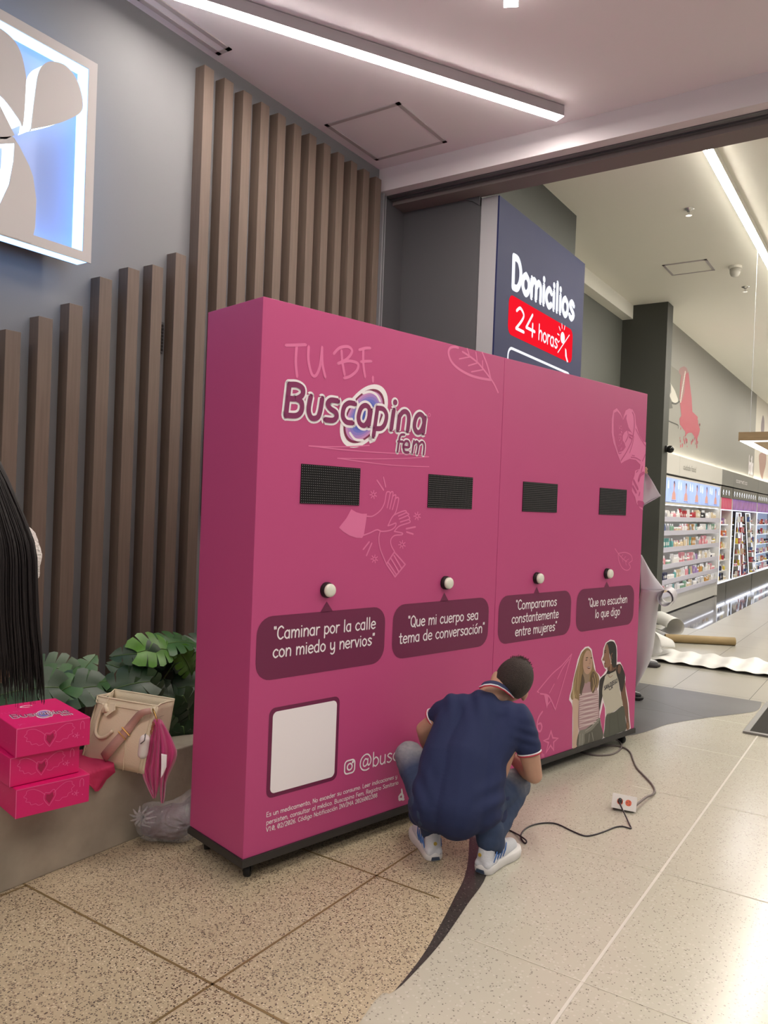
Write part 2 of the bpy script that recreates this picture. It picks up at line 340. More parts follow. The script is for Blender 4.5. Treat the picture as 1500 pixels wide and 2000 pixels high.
# ================================================================== the setting: floors
m_tan = terrazzo('tan terrazzo', '#b5a78c', [('#4a3b33', 1, .24), ('#2a2320', 1.5, .14), ('#d2c7b0', 1.1, .18), ('#857360', .8, .2)], 128, .5, .38)
m_wter = terrazzo('white terrazzo', '#b7b3a4', [('#8f8b80', 1.5, .10), ('#5f5b52', 2.2, .03), ('#bfbbae', .9, .25)], 85, .5, .2)
m_dter = terrazzo('dark terrazzo', '#3c3835', [('#6d6763', 1.2, .1), ('#1d1b1a', 1, .3)], 120, .5, .35)
m_slate = mat('dark grey slate tile', '#605f60', .32, var=.16, vscale=2.2)
m_tile = mat('pale grey porcelain tile', '#a29e93', .28, var=.04, vscale=1.5)
m_gloss = mat('polished charcoal tile', '#4a4a4f', .06, var=.05)
m_brass = mat('brass divider strip', '#8d7a55', .4, metal=.4)
m_grout = mat('tile joint', '#6c6a64', .7)
m_wstrip = mat('white divider strip', '#c6c2b8', .4)
def slab(name, pts, z, m, sm=False):
    mb = MB(); t = tessellate_polygon([[V((a, b, 0)) for a, b in pts]]); mb.add([V((a, b, z)) for a, b in pts], [tuple(reversed(k)) for k in t])
    me = mb.build(name, m)
    if me.data.polygons[0].normal.z < 0: me.data.flip_normals()
    me['kind'] = 'structure'; return me
base = MB().box((-7, -5, -.12), (9, 32, 0)); struct('floor', base, m_wter)
arcL = smooth_pts([(-.2, -5), (-.62, -1), (-.95, .5), (-1.303, 1.904), (-1.304, 2.1), (-1.332, 2.317), (-1.380, 2.523), (-1.435, 2.73), (-1.515, 2.99), (-1.72, 3.4), (-2.1, 4.0), (-2.5, 5.4)], 5)
slab('floor_tan', [(-3.6, -5)]+arcL+[(-2.4, 6.2), (-3.6, 6.2)], .0008, m_tan)
arcR = smooth_pts([(-1.303, 1.904), (-1.300, 2.1), (-1.308, 2.276), (-1.325, 2.451), (-1.372, 2.724), (-1.426, 3.005), (-1.58, 3.35), (-1.85, 3.8), (-2.05, 4.4), (-1.95, 5.0), (-1.557, 5.516), (-1.42, 6.0), (-1.234, 6.397), (-1.03, 6.75), (-.955, 6.95), (-.97, 7.28)], 5)
aL = [p for p in arcL if 2.12 < p[1] < 5.5]
slab('floor_dark', [(-1.303, 2.1)]+[p for p in arcR if p[1] > 2.12]+[(-3.4, 7.28), (-3.4, 5.4)]+[p for p in reversed(aL)], .0015, m_slate)
slab('floor_wedge', [(-1.303, 2.1)]+[p for p in arcR if 2.12 < p[1] < 3.35]+[p for p in reversed([q for q in arcL if 2.12 < q[1] < 3.35])], .0022, m_dter)
slab('floor_store', [(-3.6, 7.28), (9, 7.28), (9, 32), (-3.6, 32)], .0012, m_tile)
slab('floor_gloss', [(-3.4, 11.3), (-2.3, 11.34), (-2.26, 32), (-3.4, 32)], .002, m_gloss)
def strip(x0, y0, x1, y1, w, z, mb):
    L = math.hypot(x1-x0, y1-y0); nx, ny = -(y1-y0)/L*w/2, (x1-x0)/L*w/2
    mb.add([(x0+nx, y0+ny, z), (x0-nx, y0-ny, z), (x1-nx, y1-ny, z), (x1+nx, y1+ny, z)], [(0, 1, 2, 3)])
mb = MB()
for y in (.85, 1.775, 2.70): strip(-3.6, y, {.85: -1.06, 1.775: -1.25, 2.70: -1.485}[y], y, .010, .0017, mb)
for x in (-2.82, -1.785): strip(x, -2, x, 3.9 if x > -2 else 1.775, .010, .0017, mb)
struct('trim_1', mb, m_brass)
mb = MB(); 
for x in (-.835, .17, 1.18, 2.2): strip(x, -5, x, 7.28, .011, .0012, mb)
struct('trim_2', mb, m_wstrip)
mb = MB()
for y in (1.55, 2.52, 3.5, 4.5, 5.5, 6.4): strip(-1.25 if y > 2 else -1.1, y, 6, y, .004, .0011, mb)
struct('trim_3', mb, mat('pale joint', '#c9c4b4', .5))
mb = MB()
for i in range(-2, 14): strip(-1.07+.63*i, 7.28, -1.07+.63*i, 30, .005, .0018, mb)
for j in range(0, 22): strip(-2.28 if j > 4 else -3.4, 7.35+.955*j, 7, 7.35+.955*j, .004, .0018, mb)
for (a, b, c, d) in ((-1.9, 5.35, -1.9, 7.28), (-3, 6.3, -1.25, 6.35), (-1.85, 6.75, -1.2, 6.38)): strip(a, b, c, d, .005, .0021, mb)
for j in range(0, 18): strip(-3.07, 11.9+1.2*j, -2.27, 11.9+1.2*j, .004, .0026, mb)
struct('trim_4', mb, m_grout)
# the front wall, ceiling and the drop beam with the shutter housing
XW, XF = -3.495, -3.42
struct('wall_left', MB().box((-3.75, -6, 0), (XW, 4.965, 4.3)), m_wall)
struct('ceiling', MB().box((-3.75, -6, 4.14), (9, 4.95, 4.3)), m_ceil)
struct('trim_5', MB().box((-3.6, 4.95, 3.965), (9, 5.04, 4.7)), mat('white beam paint', '#cdc7cb', .8))
struct('trim_6', MB().box((-3.6, 5.04, 3.96), (9, 5.075, 4.7)).box((-3.6, 5.12, 3.96), (9, 5.15, 4.7)), m_dark2)
mb = MB().box((-3.6, 5.075, 3.972), (9, 5.12, 4.7)); struct('trim_7', mb, mat('shutter slat metal', '#77747a', .4, metal=.3))
struct('trim_8', MB().box((-3.6, 5.15, 3.93), (9, 5.335, 4.75)), m_soff)
mb = MB().box((-3.52, 4.968, 0), (-3.46, 4.985, 3.96)).box((-3.52, 5.02, 0), (-3.475, 5.035, 3.96)); struct('trim_9', mb, m_alu)
struct('trim_10', MB().box((-3.54, 4.985, 0), (-3.50, 5.02, 3.96)), m_black)
struct('wall_recess', MB().box((-3.75, 5.035, 0), (-3.495, 5.32, 3.96)).box((-3.75, 5.32, 0), (-2.80, 5.5, 3.96)), m_dark2)
# curved cheek in the recess
mb = MB()
pr = [(-3.0, 3.96), (-2.80, 3.96), (-2.80, 3.86), (-2.86, 3.90), (-2.93, 3.925)]
mb.prism([(a, 5.335, b) for a, b in pr], (0, -.03, 0)); struct('trim_11', mb, m_dark2)
# store shell
ZC = 4.6
struct('ceiling_store', MB().box((-3.9, 5.3, ZC), (9, 32, ZC+.15)), m_ceil2)
struct('wall_pier', MB().box((-3.75, 5.5, 0), (-2.95, 7.73, ZC)), m_dark)
struct('wall_alcove', MB().box((-3.9, 7.73, 0), (-3.6, 11.45, ZC)), mat('mid grey panel', '#60625c', .6))
struct('trim_12', MB().box((-3.6, 7.73, 4.4), (-3.447, 11.45, ZC)), m_ceil2)
struct('wall_column', MB().box((-3.9, 11.45, 0), (-2.955, 11.75, ZC)), mat('olive charcoal panel', '#42433e', .6))
m_uw = mat('mural wall print', '#8f8d86', .6)
struct('wall_store', MB().box((-3.9, 11.75, 0), (-3.5, 32, ZC)), m_white)
struct('wall_back', MB().box((-3.9, 31, 0), (9, 31.3, ZC)), m_white)
struct('trim_13', MB().box((-3.5, 11.75, 2.18), (-3.2, 21.0, ZC)), m_uw)
struct('trim_14', MB().box((-3.5, 21.0, 2.18), (-3.2, 31, ZC)), mat('pale mural', '#cfc9bd', .6))
# ceiling hatches
def hatch(x0, y0, x1, y1, z, m, n):
    mb = MB(); w = .03
    for a in ((x0, y0, x1, y0+w), (x0, y1-w, x1, y1), (x0, y0, x0+w, y1), (x1-w, y0, x1, y1)): mb.box((a[0], a[1], z-.006), (a[2], a[3], z))
    t = thing('access_hatch', n, 'hatch', (x0, y0, z)); mb.build('frame', mat('hatch frame', '#aaa3a5', .6), t)
    MB().box((x0+w, y0+w, z-.003), (x1-w, y1-w, z)).build('panel', m, t)
hatch(-3.42, 4.17, -2.81, 4.80, 4.14, m_ceil, 'square access hatch in the front ceiling beside the long light strip')
hatch(-3.44, 2.6, -3.33, 3.2, 4.14, m_ceil, 'narrow access hatch cut off at the edge of the ceiling above the tall slats')
hatch(-2.605, 9.74, -2.09, 10.22, ZC, m_ceil2, 'flush rectangular access hatch in the shop ceiling')
# light strips
def led_bar(a, b, w, h, m, label, wm=m_white, cat='ceiling light'):
    a, b = V(a), V(b); d = (b-a).normalized(); n = d.cross(V((0, 0, 1)))*w/2; u = V((0, 0, h))
    t = thing('linear_light', label, cat, a, 'linear led ceiling lights'); mb = MB()
    mb.hexa([a-n+u*.06, a+n+u*.06, b+n+u*.06, b-n+u*.06, a-n+u, a+n+u, b+n+u, b-n+u]); mb.build('housing', wm, t, bevel=.002)
    MB().hexa([a-n*.94, a+n*.94, b+n*.94-d*.003, b-n*.94-d*.003, a-n*.94+u*.06, a+n*.94+u*.06, b+n*.94+u*.06, b-n*.94+u*.06]).build('diffuser', m, t)
m_hous = mat('light housing', '#a7a0a4', .6)
led_bar((-3.20, 2.54, 4.065), (-1.945, 4.745, 4.065), .075, .07, m_led, 'long glowing light strip crossing the front ceiling', m_hous)
led_bar((-1.745, 3.56, 4.065), (-.75, 1.50, 4.065), .075, .07, m_led, 'light strip of which only the tip shows at the top edge', m_hous)
led_bar((.3, -3.0, 4.065), (2.1, 1.2, 4.065), .075, .07, m_led, 'light strip behind the viewer over the terrazzo', m_hous)
led_bar((-2.9, -3.4, 4.065), (-1.7, -.9, 4.065), .075, .07, m_led, 'added unseen light strip behind the viewer near the slatted wall', m_hous)  # unseen fill strip, added to brighten the left end of the pink wall
led_bar((-1.9, -2.6, 4.065), (-.7, -.2, 4.065), .075, .07, m_led, 'added unseen light strip behind the viewer nearest the viewpoint', m_hous)  # another added fill strip out of view, lifts the wall's end and near floor
led_bar((.9, 2.2, 4.065), (2.4, 4.4, 4.065), .075, .07, m_led, 'light strip over the right side of the entrance', m_hous)
led_bar((-1.46, 5.9, 4.53), (-1.46, 17, 4.53), .08, .07, m_led2, 'long glowing strip running deep into the shop')
led_bar((1.2, 5.9, 4.53), (1.2, 17, 4.53), .08, .07, m_led2, 'shop ceiling strip further to the right of the aisle')
led_bar((3.8, 5.9, 4.53), (3.8, 17, 4.53), .08, .07, m_led2, 'shop ceiling strip nearest the far right side')
led_bar((-1.46, 18, 4.53), (-1.46, 30, 4.53), .08, .07, m_led2, 'second shop strip following the long aisle strip')
# sprinklers, dome
for (x, y), lb in (((-1.918, 8.07), 'ceiling sprinkler nearest the entrance, left of the long shop light'), ((-1.892, 11.14), 'ceiling sprinkler farther in, beneath the white dome detector')):
    t = thing('sprinkler', lb, 'sprinkler', (x, y, ZC), 'ceiling sprinklers')
    MB().lathe([(.05, ZC), (.05, ZC-.006), (.02, ZC-.02), (.016, ZC-.03)], (x, y, 0)).build('collar', m_chrome, t, smooth=True)
    MB().lathe([(.009, ZC-.03), (.009, ZC-.06), (.03, ZC-.062), (.03, ZC-.067)], (x, y, 0)).build('head', m_chrome, t)
t = thing('dome_camera', 'white dome device on the shop ceiling beside the light strip', 'camera', (-1.853, 10.18, ZC))
MB().lathe([(.075, ZC), (.075, ZC-.03), (.06, ZC-.035)], (-1.853, 10.18, 0)).build('base', m_white, t)
MB().lathe([(.062, ZC-.033), (.06, ZC-.08), (.045, ZC-.115), (.015, ZC-.13)], (-1.853, 10.18, 0)).build('dome', mat('smoked white dome', '#bdbab2', .3), t, smooth=True)
t = thing('wall_camera', 'small black camera on the edge of the dark column', 'camera', (-2.955, 11.6, 2.5))
MB().lathe([(.05, 0), (.05, .03), (.035, .04)], (-2.955, 11.62, 2.51), R=Matrix.Rotation(math.pi/2, 3, 'Y')).build('mount', m_black, t)
MB().ball((-2.885, 11.62, 2.505), .055).build('dome', mat('black dome', '#0c0c0d', .15), t, smooth=True)
# ================================================================== slats on the wall
sy0 = 3.08; dy = .1567
def slat(y, z0, z1, label, group):
    o = MB().box((XW, y, z0), (XF, y+.074, z1)).build('wall_slat', m_wood, bevel=.002); tag(o, label, 'slat', group)
ORDN = ['leftmost', 'second', 'third', 'fourth', 'fifth', 'sixth', 'seventh', 'eighth', 'ninth', 'tenth', 'eleventh', 'last']
tops = [2.02, 2.19, 2.28, 2.375, 2.473, 2.645, 2.738, 2.795, 2.905]
ys = [1.645, 1.80, 1.96, 2.118, 2.276, 2.441, 2.608, 2.764, 2.921]
for i, (y, z) in enumerate(zip(ys[2:], tops[2:])):
    slat(y, .37, z, ['short brown slat cut by the left photo edge, lowest of the stepped slats', 'second short brown slat from the left of the stepped row', 'third short brown slat from the left of the stepped row', 'fourth short brown slat from the left, under the lit sign', 'fifth short brown slat from the left, stepped up a little', 'sixth short brown slat from the left of the stepped row', 'tallest of the short brown slats, right beside the full-height ones'][i], 'stepped short slats on the left wall')
for i, z in enumerate(tops[:2]): slat(ys[i], .37, z, 'short brown slat hidden behind the dark-haired person', 'stepped short slats on the left wall')
for i in range(12):
    y = sy0+dy*i
    slat(y, .37 if i == 0 else 1.44, 4.02, '%s full-height brown slat counted from the lit sign towards the shop' % (ORDN[i] if i else 'first and longest'), 'tall slats on the left wall')
# small wall vent between the slats
t = thing('wall_vent', 'small dark vent grille on the wall between short slats', 'vent', (XW, 2.862, 2.3))
q = Xp(303, 655, XW); MB().box((XW, q.y-.02, q.z-.09), (XW+.012, q.y+.05, q.z+.08)).build('frame', m_dark2, t)
mb = MB()
for k in range(8): mb.box((XW+.012, q.y-.012, q.z-.08+.019*k), (XW+.018, q.y+.042, q.z-.068+.019*k))
mb.build('louvre', m_black, t)
# ================================================================== lit logo sign on the wall
XS = -3.30
pl = Plane((XS, 0, 0), (0, 1, 0), (0, 0, 1))
b0 = X0 = pl.uv(189.6, 124.5); b1 = pl.uv(179, 515); y1 = (b0[0]+b1[0])/2; zt, zb = b0[1], b1[1]
y0 = y1-1.05
t = thing('logo_sign', 'square white sign with petal logo and blue-white edge lighting on the wall', 'sign', (XW, y0, zb))
m_face = mat('sign face', '#b9b6b6', .5)
m_halo = emis('blue white sign edge', '#8cc0ff', 3.4); m_core = emis('sign core light', '#e6f6ff', 2.2)
fw = .045; XB = XS-.10
mb = MB()
for a in ((y0, zb, y1, zb+fw), (y0, zt-fw, y1, zt), (y0, zb+fw, y0+fw, zt-fw), (y1-fw, zb+fw, y1, zt-fw)): mb.box((XS-.006, a[0], a[1]), (XS, a[2], a[3]))
mb.build('frame', m_face, t)
mb = MB(); g = .006
for a in ((y0+g, zb+g, y1-g, zb+fw-g), (y0+g, zt-fw+g, y1-g, zt-g), (y0+g, zb+fw-g, y0+fw-g, zt-fw+g), (y1-fw+g, zb+fw-g, y1-g, zt-fw+g)): mb.box((XB, a[0], a[1]), (XS-.0065, a[2], a[3]))
mb.build('edge_light', m_halo, t)
MB().box((XB-.02, y0+.01, zb+.01), (XB, y1-.01, zt-.01)).build('back_panel', mat('blue lit back panel', '#98a6d2', .6), t)
c1 = lambda p: pl.uv(p[0]/3.3325, p[1]/3.3325)
def petal(pts, nm, sm=True):
    q = [c1(p) for p in pts]
    if sm: q = smooth_pts(q, 5, True)
    MB().prism([(XS-.004, a, b) for a, b in q], (.0052, 0, 0)).build(nm, m_face, t)
    ins = []
    cx = sum(a for a, b in q)/len(q); cz = sum(b for a, b in q)/len(q)
    MB().prism([(XB+.001, cx+(a-cx)*.97, cz+(b-cz)*.97) for a, b in q], (XS-.0075-XB, 0, 0)).build('petal_light', m_core, t)
petal([(202, 838), (225, 640), (250, 480), (290, 415), (345, 400), (430, 430), (500, 520), (537, 650), (525, 730), (430, 785), (330, 815), (205, 840)], 'petal', True)
petal([(-330, 480), (-250, 200), (-60, 165), (60, 230), (130, 330), (165, 470), (168, 560), (150, 810), (120, 770), (0, 620), (-150, 560)], 'petal', True)
petal([(92, 900), (125, 950), (150, 1000), (190, 1080), (215, 1150), (236, 1300), (228, 1480), (205, 1585), (0, 1520), (-200, 1450), (-300, 1400), (-150, 1390), (0, 1330), (60, 1200), (88, 1050), (95, 935)], 'petal', False)
petal([(-160, 900), (80, 888), (97, 905), (92, 932), (-160, 945)], 'petal', False)
petal([(-300, 640), (-60, 640), (0, 690), (95, 880), (40, 905), (-100, 900), (-300, 800)], 'petal', False)
# ================================================================== delivery light box
XD = -2.65; YA, YB = 5.34, 7.22; ZD = 3.925
t = thing('light_box_sign', 'tall blue illuminated sign box announcing 24 hour home delivery', 'sign', (XD, YA, 0))
MB().box((-2.80, YA, .05), (XD-.012, YB, ZD)).build('casing', mat('grey sign side', '#a9a9ac', .45), t)
m_bl = mat('sign blue film', '#1c2144', .6, spec=.2, emit='#2a3270', es=.12)
MB().box((XD-.012, YA+.003, .05), (XD, YB-.003, ZD-.005)).build('blue_face', m_bl, t)
pl = Plane((XD, 0, 0), (0, 1, 0), (0, 0, 1)); sg = lambda x, y: pl.uv(880+x/4.6875, 350+y/4.6875)
e_w = emis('sign white', '#f2f3ff', 1.0); e_r = emis('sign red', '#f21a2b', .95)
A = Art(pl, .0015); p0, p1 = sg(550, 985), sg(1130, 1310); text(A, 'Domicilios', (p0[0]+.02, p0[1]+.01), (p1[0]-.03, p1[1]+.02), .235, .058); A.build('lettering', e_w, t)
r0, r1 = sg(540, 1045), sg(1112, 1690); l0 = sg(525, 1430)
cy = (sg(535, 1240)[1]+sg(1110, 1530)[1])/2; wy = sg(1115, 1500)[0]-sg(528, 1240)[0]; hh = sg(535, 1050)[1]-sg(528, 1420)[1]
cx = (sg(1115, 1500)[0]+sg(528, 1240)[0])/2
Art(pl, .001).poly(rrect(cx, cy, wy, hh, .07)).build('red_badge', e_r, t)
A = Art(pl, .002); ll = cx-wy/2
text(A, '24', (ll+.13, cy-hh*.27), (ll+.13+.36, cy-hh*.27), hh*.56, .026)
text(A, 'horas', (ll+.60, cy-hh*.26), (ll+1.02, cy-hh*.26), hh*.40, .018)
sx, sz = cx+wy/2-.25, cy+hh*.12
A.disc((sx, sz), .052); A.stroke([(sx-.1, cy-hh*.36), (sx+.16, cy+hh*.30)], .012)
for k in range(5):
    a = math.radians(70+k*35); A.stroke([(sx+.085*math.cos(a), sz+.085*math.sin(a)), (sx+.125*math.cos(a), sz+.125*math.sin(a))], .012)
A.poly([(sx+.07, sz-.08), (sx+.08, sz-.15), (sx+.13, sz-.2), (sx+.16, sz-.19), (sx+.12, sz-.15), (sx+.1, sz-.09)])
A.build('badge_lettering', e_w, t)
A = Art(pl, .0012); bz = cy-hh/2-.10
A.stroke(rrect(cx, bz-.35, wy*.97, .7, .07), .022, False, True); text(A, '6012345', (cx-.4, bz-.33), (cx+.4, bz-.33), .2, .03) if False else None
A.disc((cx-.02, bz-.13), .05); A.stroke([(cx-wy*.45, bz-.11), (cx-wy*.38, bz-.115)], .03); A.build('white_outline', e_w, t)
# ================================================================== pink campaign wall on castors
PH = .2192; A0 = V((-2.166, 2.2984, 0)); PE = V((math.sin(PH), math.cos(PH), 0)); PN = V((-math.cos(PH), math.sin(PH), 0)); UP = V((0, 0, 1))
PW, PD, PT, PB = 3.117, .4204, 2.3625, .1025
m_pink = mat('pink vinyl', '#b8487c', .45, spec=.4)
m_lp = mat('light pink print', '#d9709f', .5)
m_plum = mat('plum print', '#6b1c46', .5)
m_wp = mat('white print', '#ece6ea', .5)
wallT = thing('campaign_wall', 'large pink promotional wall on castors with quotes, four small screens and buttons', 'display wall', A0)
def pbox(u0, u1, d0, d1, z0, z1):
    mb = MB(); c = [A0+PE*u+PN*d for u, d in ((u0, d0), (u1, d0), (u1, d1), (u0, d1))]
    mb.hexa([p+UP*z0 for p in c]+[p+UP*z1 for p in c]); return mb
US = 1.86
pl = Plane(A0, PE, UP); P = lambda x, y: pl.uv(x, y)
US = P(982, 800)[0]
pbox(0, US-.0012, 0, PD, PB, PT).build('left_panel', m_pink, wallT, bevel=.002)
pbox(US+.0012, PW, 0, PD, PB, PT).build('right_panel', m_pink, wallT, bevel=.002)
pbox(-.008, PW+.008, -.008, PD+.008, PB-.032, PB).build('base_frame', mat('black base frame', '#2c2a29', .5), wallT)
def castor(u, d, dr=0):
    c = A0+PE*u+PN*d; cs = MB()
    cs.lathe([(.028, PB-.032), (.028, PB-.038), (.012, PB-.042)], (c.x, c.y, 0))
    o = cs.build('castor', m_black, wallT)
    R = Matrix.Rotation(math.pi/2, 3, 'Y') if not dr else Matrix.Rotation(dr, 3, 'Z') @ Matrix.Rotation(math.pi/2, 3, 'Y')
    mb = MB(); cc = V((c.x, c.y, .0285)); mb.lathe([(.012, -.014), (.026, -.013), (.0285, -.008), (.0285, .008), (.026, .013), (.012, .014)], cc, 24, R=R); mb.build('wheel', m_rubber, o, smooth=True)
    a = R @ V((0, 0, 1)); mb = MB()
    for s_ in (-1, 1):
        q = cc+a*.017*s_; k = a.cross(UP)
        mb.prism([q-k*.012+UP*-.005, q+k*.012+UP*-.005, q+k*.022+UP*.04, q-k*.022+UP*.04], a*.002*s_)
    mb.build('fork', m_black, o)
for u, d, r in ((.06, .05, .5), (.06, PD-.05, .8), (PW/2, .05, .2), (PW/2, PD-.05, .2), (PW-.07, .05, 1.3), (PW-.07, PD-.05, .4)): castor(u, d, r)
# ---- screens
def scr_mat():
    m = bpy.data.materials.new('led matrix'); m.use_nodes = True; nt = m.node_tree; L = nt.links.new; b = nt.nodes['Principled BSDF']; b.inputs['Roughness'].default_value = .5; b.inputs['Specular IOR Level'].default_value = .2
    tc = nd(nt, 'ShaderNodeUVMap'); sp = nd(nt, 'ShaderNodeSeparateXYZ'); L(tc.outputs[0], sp.inputs[0]); o = []
    for k in (0, 1):
        f_ = nd(nt, 'ShaderNodeMath', operation='FRACT'); L(sp.outputs[k], f_.inputs[0])
        s_ = nd(nt, 'ShaderNodeMath', operation='SUBTRACT'); L(f_.outputs[0], s_.inputs[0]); s_.inputs[1].default_value = .5
        q = nd(nt, 'ShaderNodeMath', operation='POWER'); L(s_.outputs[0], q.inputs[0]); q.inputs[1].default_value = 2; o.append(q)
    a = nd(nt, 'ShaderNodeMath', operation='ADD'); L(o[0].outputs[0], a.inputs[0]); L(o[1].outputs[0], a.inputs[1])
    c = nd(nt, 'ShaderNodeMath', operation='LESS_THAN'); L(a.outputs[0], c.inputs[0]); c.inputs[1].default_value = .02
    r = nd(nt, 'ShaderNodeMath', operation='ABSOLUTE'); 
    mx = nd(nt, 'ShaderNodeMix', data_type='RGBA'); L(c.outputs[0], mx.inputs[0]); mx.inputs[6].default_value = lin('#0d0c0d'); mx.inputs[7].default_value = lin('#a09a9c'); L(mx.outputs[2], b.inputs['Base Color'])
    return m
m_scr = scr_mat()
SCR = [((587.5, 906.5), (702.5, 914), (701, 986.5), (586, 984)), ((836.7, 925.7), (922.7, 932.7), (920.7, 994), (834.7, 991.7)), ((1021, 941), (1088, 945), (1087, 1001), (1020, 999)), ((1171, 952.4), (1223.8, 957), (1221, 1006.7), (1170, 1004.7))]
quad = []
for s4 in SCR:
    q = [P(*c) for c in s4]; quad.append(((q[0][0]+q[3][0])/2, (q[1][0]+q[2][0])/2, (q[2][1]+q[3][1])/2, (q[0][1]+q[1][1])/2))
for (a, b, c, d), nm in zip(quad, ('first', 'second', 'third', 'fourth')):
    o = pbox(a, b, -.004, 0, c, d).build('screen', [m_black, m_scr], wallT); o['label'] = 'black dot-matrix screen'
    me = o.data; me.polygons[2].material_index = 1; uv = me.uv_layers.new()
    for li in me.polygons[2].loop_indices:
        co = me.vertices[me.loops[li].vertex_index].co; uu = V(co).dot(PE); vv = co.z
        uv.data[li].uv = ((uu-a)/(b-a)*32, (vv-c)/(d-c)*16)
# ---- buttons
BT = [(640, 1152), (872, 1138), (1050.6, 1129), (1187.5, 1120)]
Rb = Matrix((PE, UP, -PN)).transposed()
for px, py in BT:
    u, v = P(px-3, py); c = A0+PE*u+UP*v
    o = MB().lathe([(.034, 0), (.034, .012), (.031, .022)], c, 28, R=Rb).build('button_ring', m_black, wallT, smooth=False)
    MB().lathe([(.029, .018), (.029, .03), (.026, .036), (.018, .039), (.004, .040)], c, 28, R=Rb).build('button_cap', mat('white button', '#dcdccf', .35), o, smooth=True)
# ---- printed speech bubbles
def bubble(TL, TR, BR, BL, tri, r):
    a, b, c, d = [P(*q) for q in (TL, TR, BR, BL)]; u0, u1 = (a[0]+d[0])/2, (b[0]+c[0])/2; v1, v0 = (a[1]+b[1])/2, (c[1]+d[1])/2
    A = Art(pl, .001); A.poly(rrect((u0+u1)/2, (v0+v1)/2, u1-u0, v1-v0, r))
    q = [P(*k) for k in tri]; v = v1-.004; A.poly([(q[0][0], v), (q[2][0], v), (q[1][0], q[1][1])]); A.build('speech_bubble', m_plum, wallT)
bubble((500, 1207), (751, 1183), (751, 1297), (500, 1328), ((625, 1193), (638, 1174.6), (650.5, 1191.8)), .075)
bubble((766.5, 1183), (954, 1165), (953, 1263), (766, 1286), ((858.6, 1176), (867.4, 1157), (876, 1174.6)), .075)
bubble((973, 1163), (1115, 1154), (1114, 1240), (973, 1257), ((1041.6, 1159), (1048, 1146), (1053.6, 1158)), .075)
bubble((1126, 1150), (1238, 1143.5), (1237, 1220), (1125, 1233.5), ((1179, 1147.6), (1184.6, 1135.6), (1190.4, 1146.6)), .075)
def ptext(st, a, b, h, w, off=.002, m=None, nm='lettering'):
    A = Art(pl, off); p, q = P(*a), P(*b); v = p[1] if h < .03 else (p[1]+q[1])/2; text(A, st, (p[0], v), (q[0], v), h, w); return A.build(nm, m or m_wp, wallT)
w1 = .0065; h1 = .052
K = 1/1.923
kk = lambda x, y: (480+x*K, 1080+y*K)
ptext('<Caminar por la calle', kk(103, 325), kk(484, 283), h1, w1); ptext('con miedo y nervios>', kk(101, 392), kk(480, 345), h1, w1)
ptext('<Que mi cuerpo sea', kk(608, 277), kk(870, 250), h1, w1); ptext('tema de conversación>', kk(575, 338), kk(893, 300), h1, w1)
ptext('<Compararnos', kk(1013, 212), kk(1165, 198), h1, w1); ptext('constantemente', kk(998, 262), kk(1172, 245), h1, w1); ptext('entre mujeres>', kk(1011, 312), kk(1165, 290), h1, w1)
ptext('<Que no escuchen', kk(1285, 200), kk(1430, 188), h1, w1); ptext('lo que digo>', kk(1311, 243), kk(1408, 232), h1, w1)
# small print
c2 = lambda x, y: (480+x/4.412, 1330+y/4.412)
ptext('Es un medicamento, No exceder su consumo. Leer indicaciones y', c2(175, 1172), c2(1300, 832), .0185, .0027)
ptext('persisten, consultar al médico. Buscapina Fem, Registro Sanitario', c2(175, 1238), c2(1310, 893), .0185, .0027)
ptext('V1.0, 02/2026. Código Notificación INVIMA 2026002208', c2(172, 1300), c2(1128, 1000), .0185, .0027)
ptext('@buscap', c2(975, 765), c2(1420, 652), .066, .0065)
# photo-sharing glyph
A = Art(pl, .002); q0, q1 = P(*c2(850, 740)), P(*c2(936, 740)); s_ = q1[0]-q0[0]; cx, cy = (q0[0]+q1[0])/2, P(*c2(893, 738))[1]
A.stroke(rrect(cx, cy, s_, s_*.98, s_*.28), .007, False, True); A.stroke([(cx+s_*.24*math.cos(k*.4), cy+s_*.24*math.sin(k*.4)) for k in range(16)], .007, False, True); A.disc((cx+s_*.3, cy+s_*.3), .006); A.build('social_icon', m_wp, wallT)
# framed white card
q = [P(*c2(*c)) for c in ((205, 240), (808, 125), (785, 850), (172, 1015))]
u0, u1, v1, v0 = (q[0][0]+q[3][0])/2, (q[1][0]+q[2][0])/2, (q[0][1]+q[1][1])/2, (q[2][1]+q[3][1])/2
Art(pl, .001).poly(rrect((u0+u1)/2, (v0+v1)/2, u1-u0, v1-v0, .03)).build('card_border', m_plum, wallT)
Art(pl, .002).poly(rrect((u0+u1)/2+.001, (v0+v1)/2, u1-u0-.034, v1-v0-.034, .022)).build('white_card', m_wp, wallT)
# hand lettering TU BF,
c5 = lambda x, y: P(500+x/3, 640+y/3)
A = Art(pl, .001)
for k in ([(175, 103), (230, 102), (290, 100)], [(238, 105), (232, 200), (240, 285)], [(308, 112), (306, 190), (325, 270), (350, 280), (375, 220), (386, 115)], [(386, 115), (388, 210), (405, 290)],
          [(455, 152), (490, 118), (540, 112), (562, 140), (530, 185), (478, 210)], [(478, 210), (540, 195), (595, 210), (590, 250), (550, 285), (515, 295)], [(500, 135), (505, 200), (518, 275)],
          [(605, 130), (640, 120), (668, 120)], [(615, 200), (645, 197), (675, 197)], [(628, 125), (628, 210), (638, 288)], [(684, 290), (684, 315)]):
    A.stroke([c5(*p) for p in k], .013)
A.build('hand_lettering', m_lp, wallT)
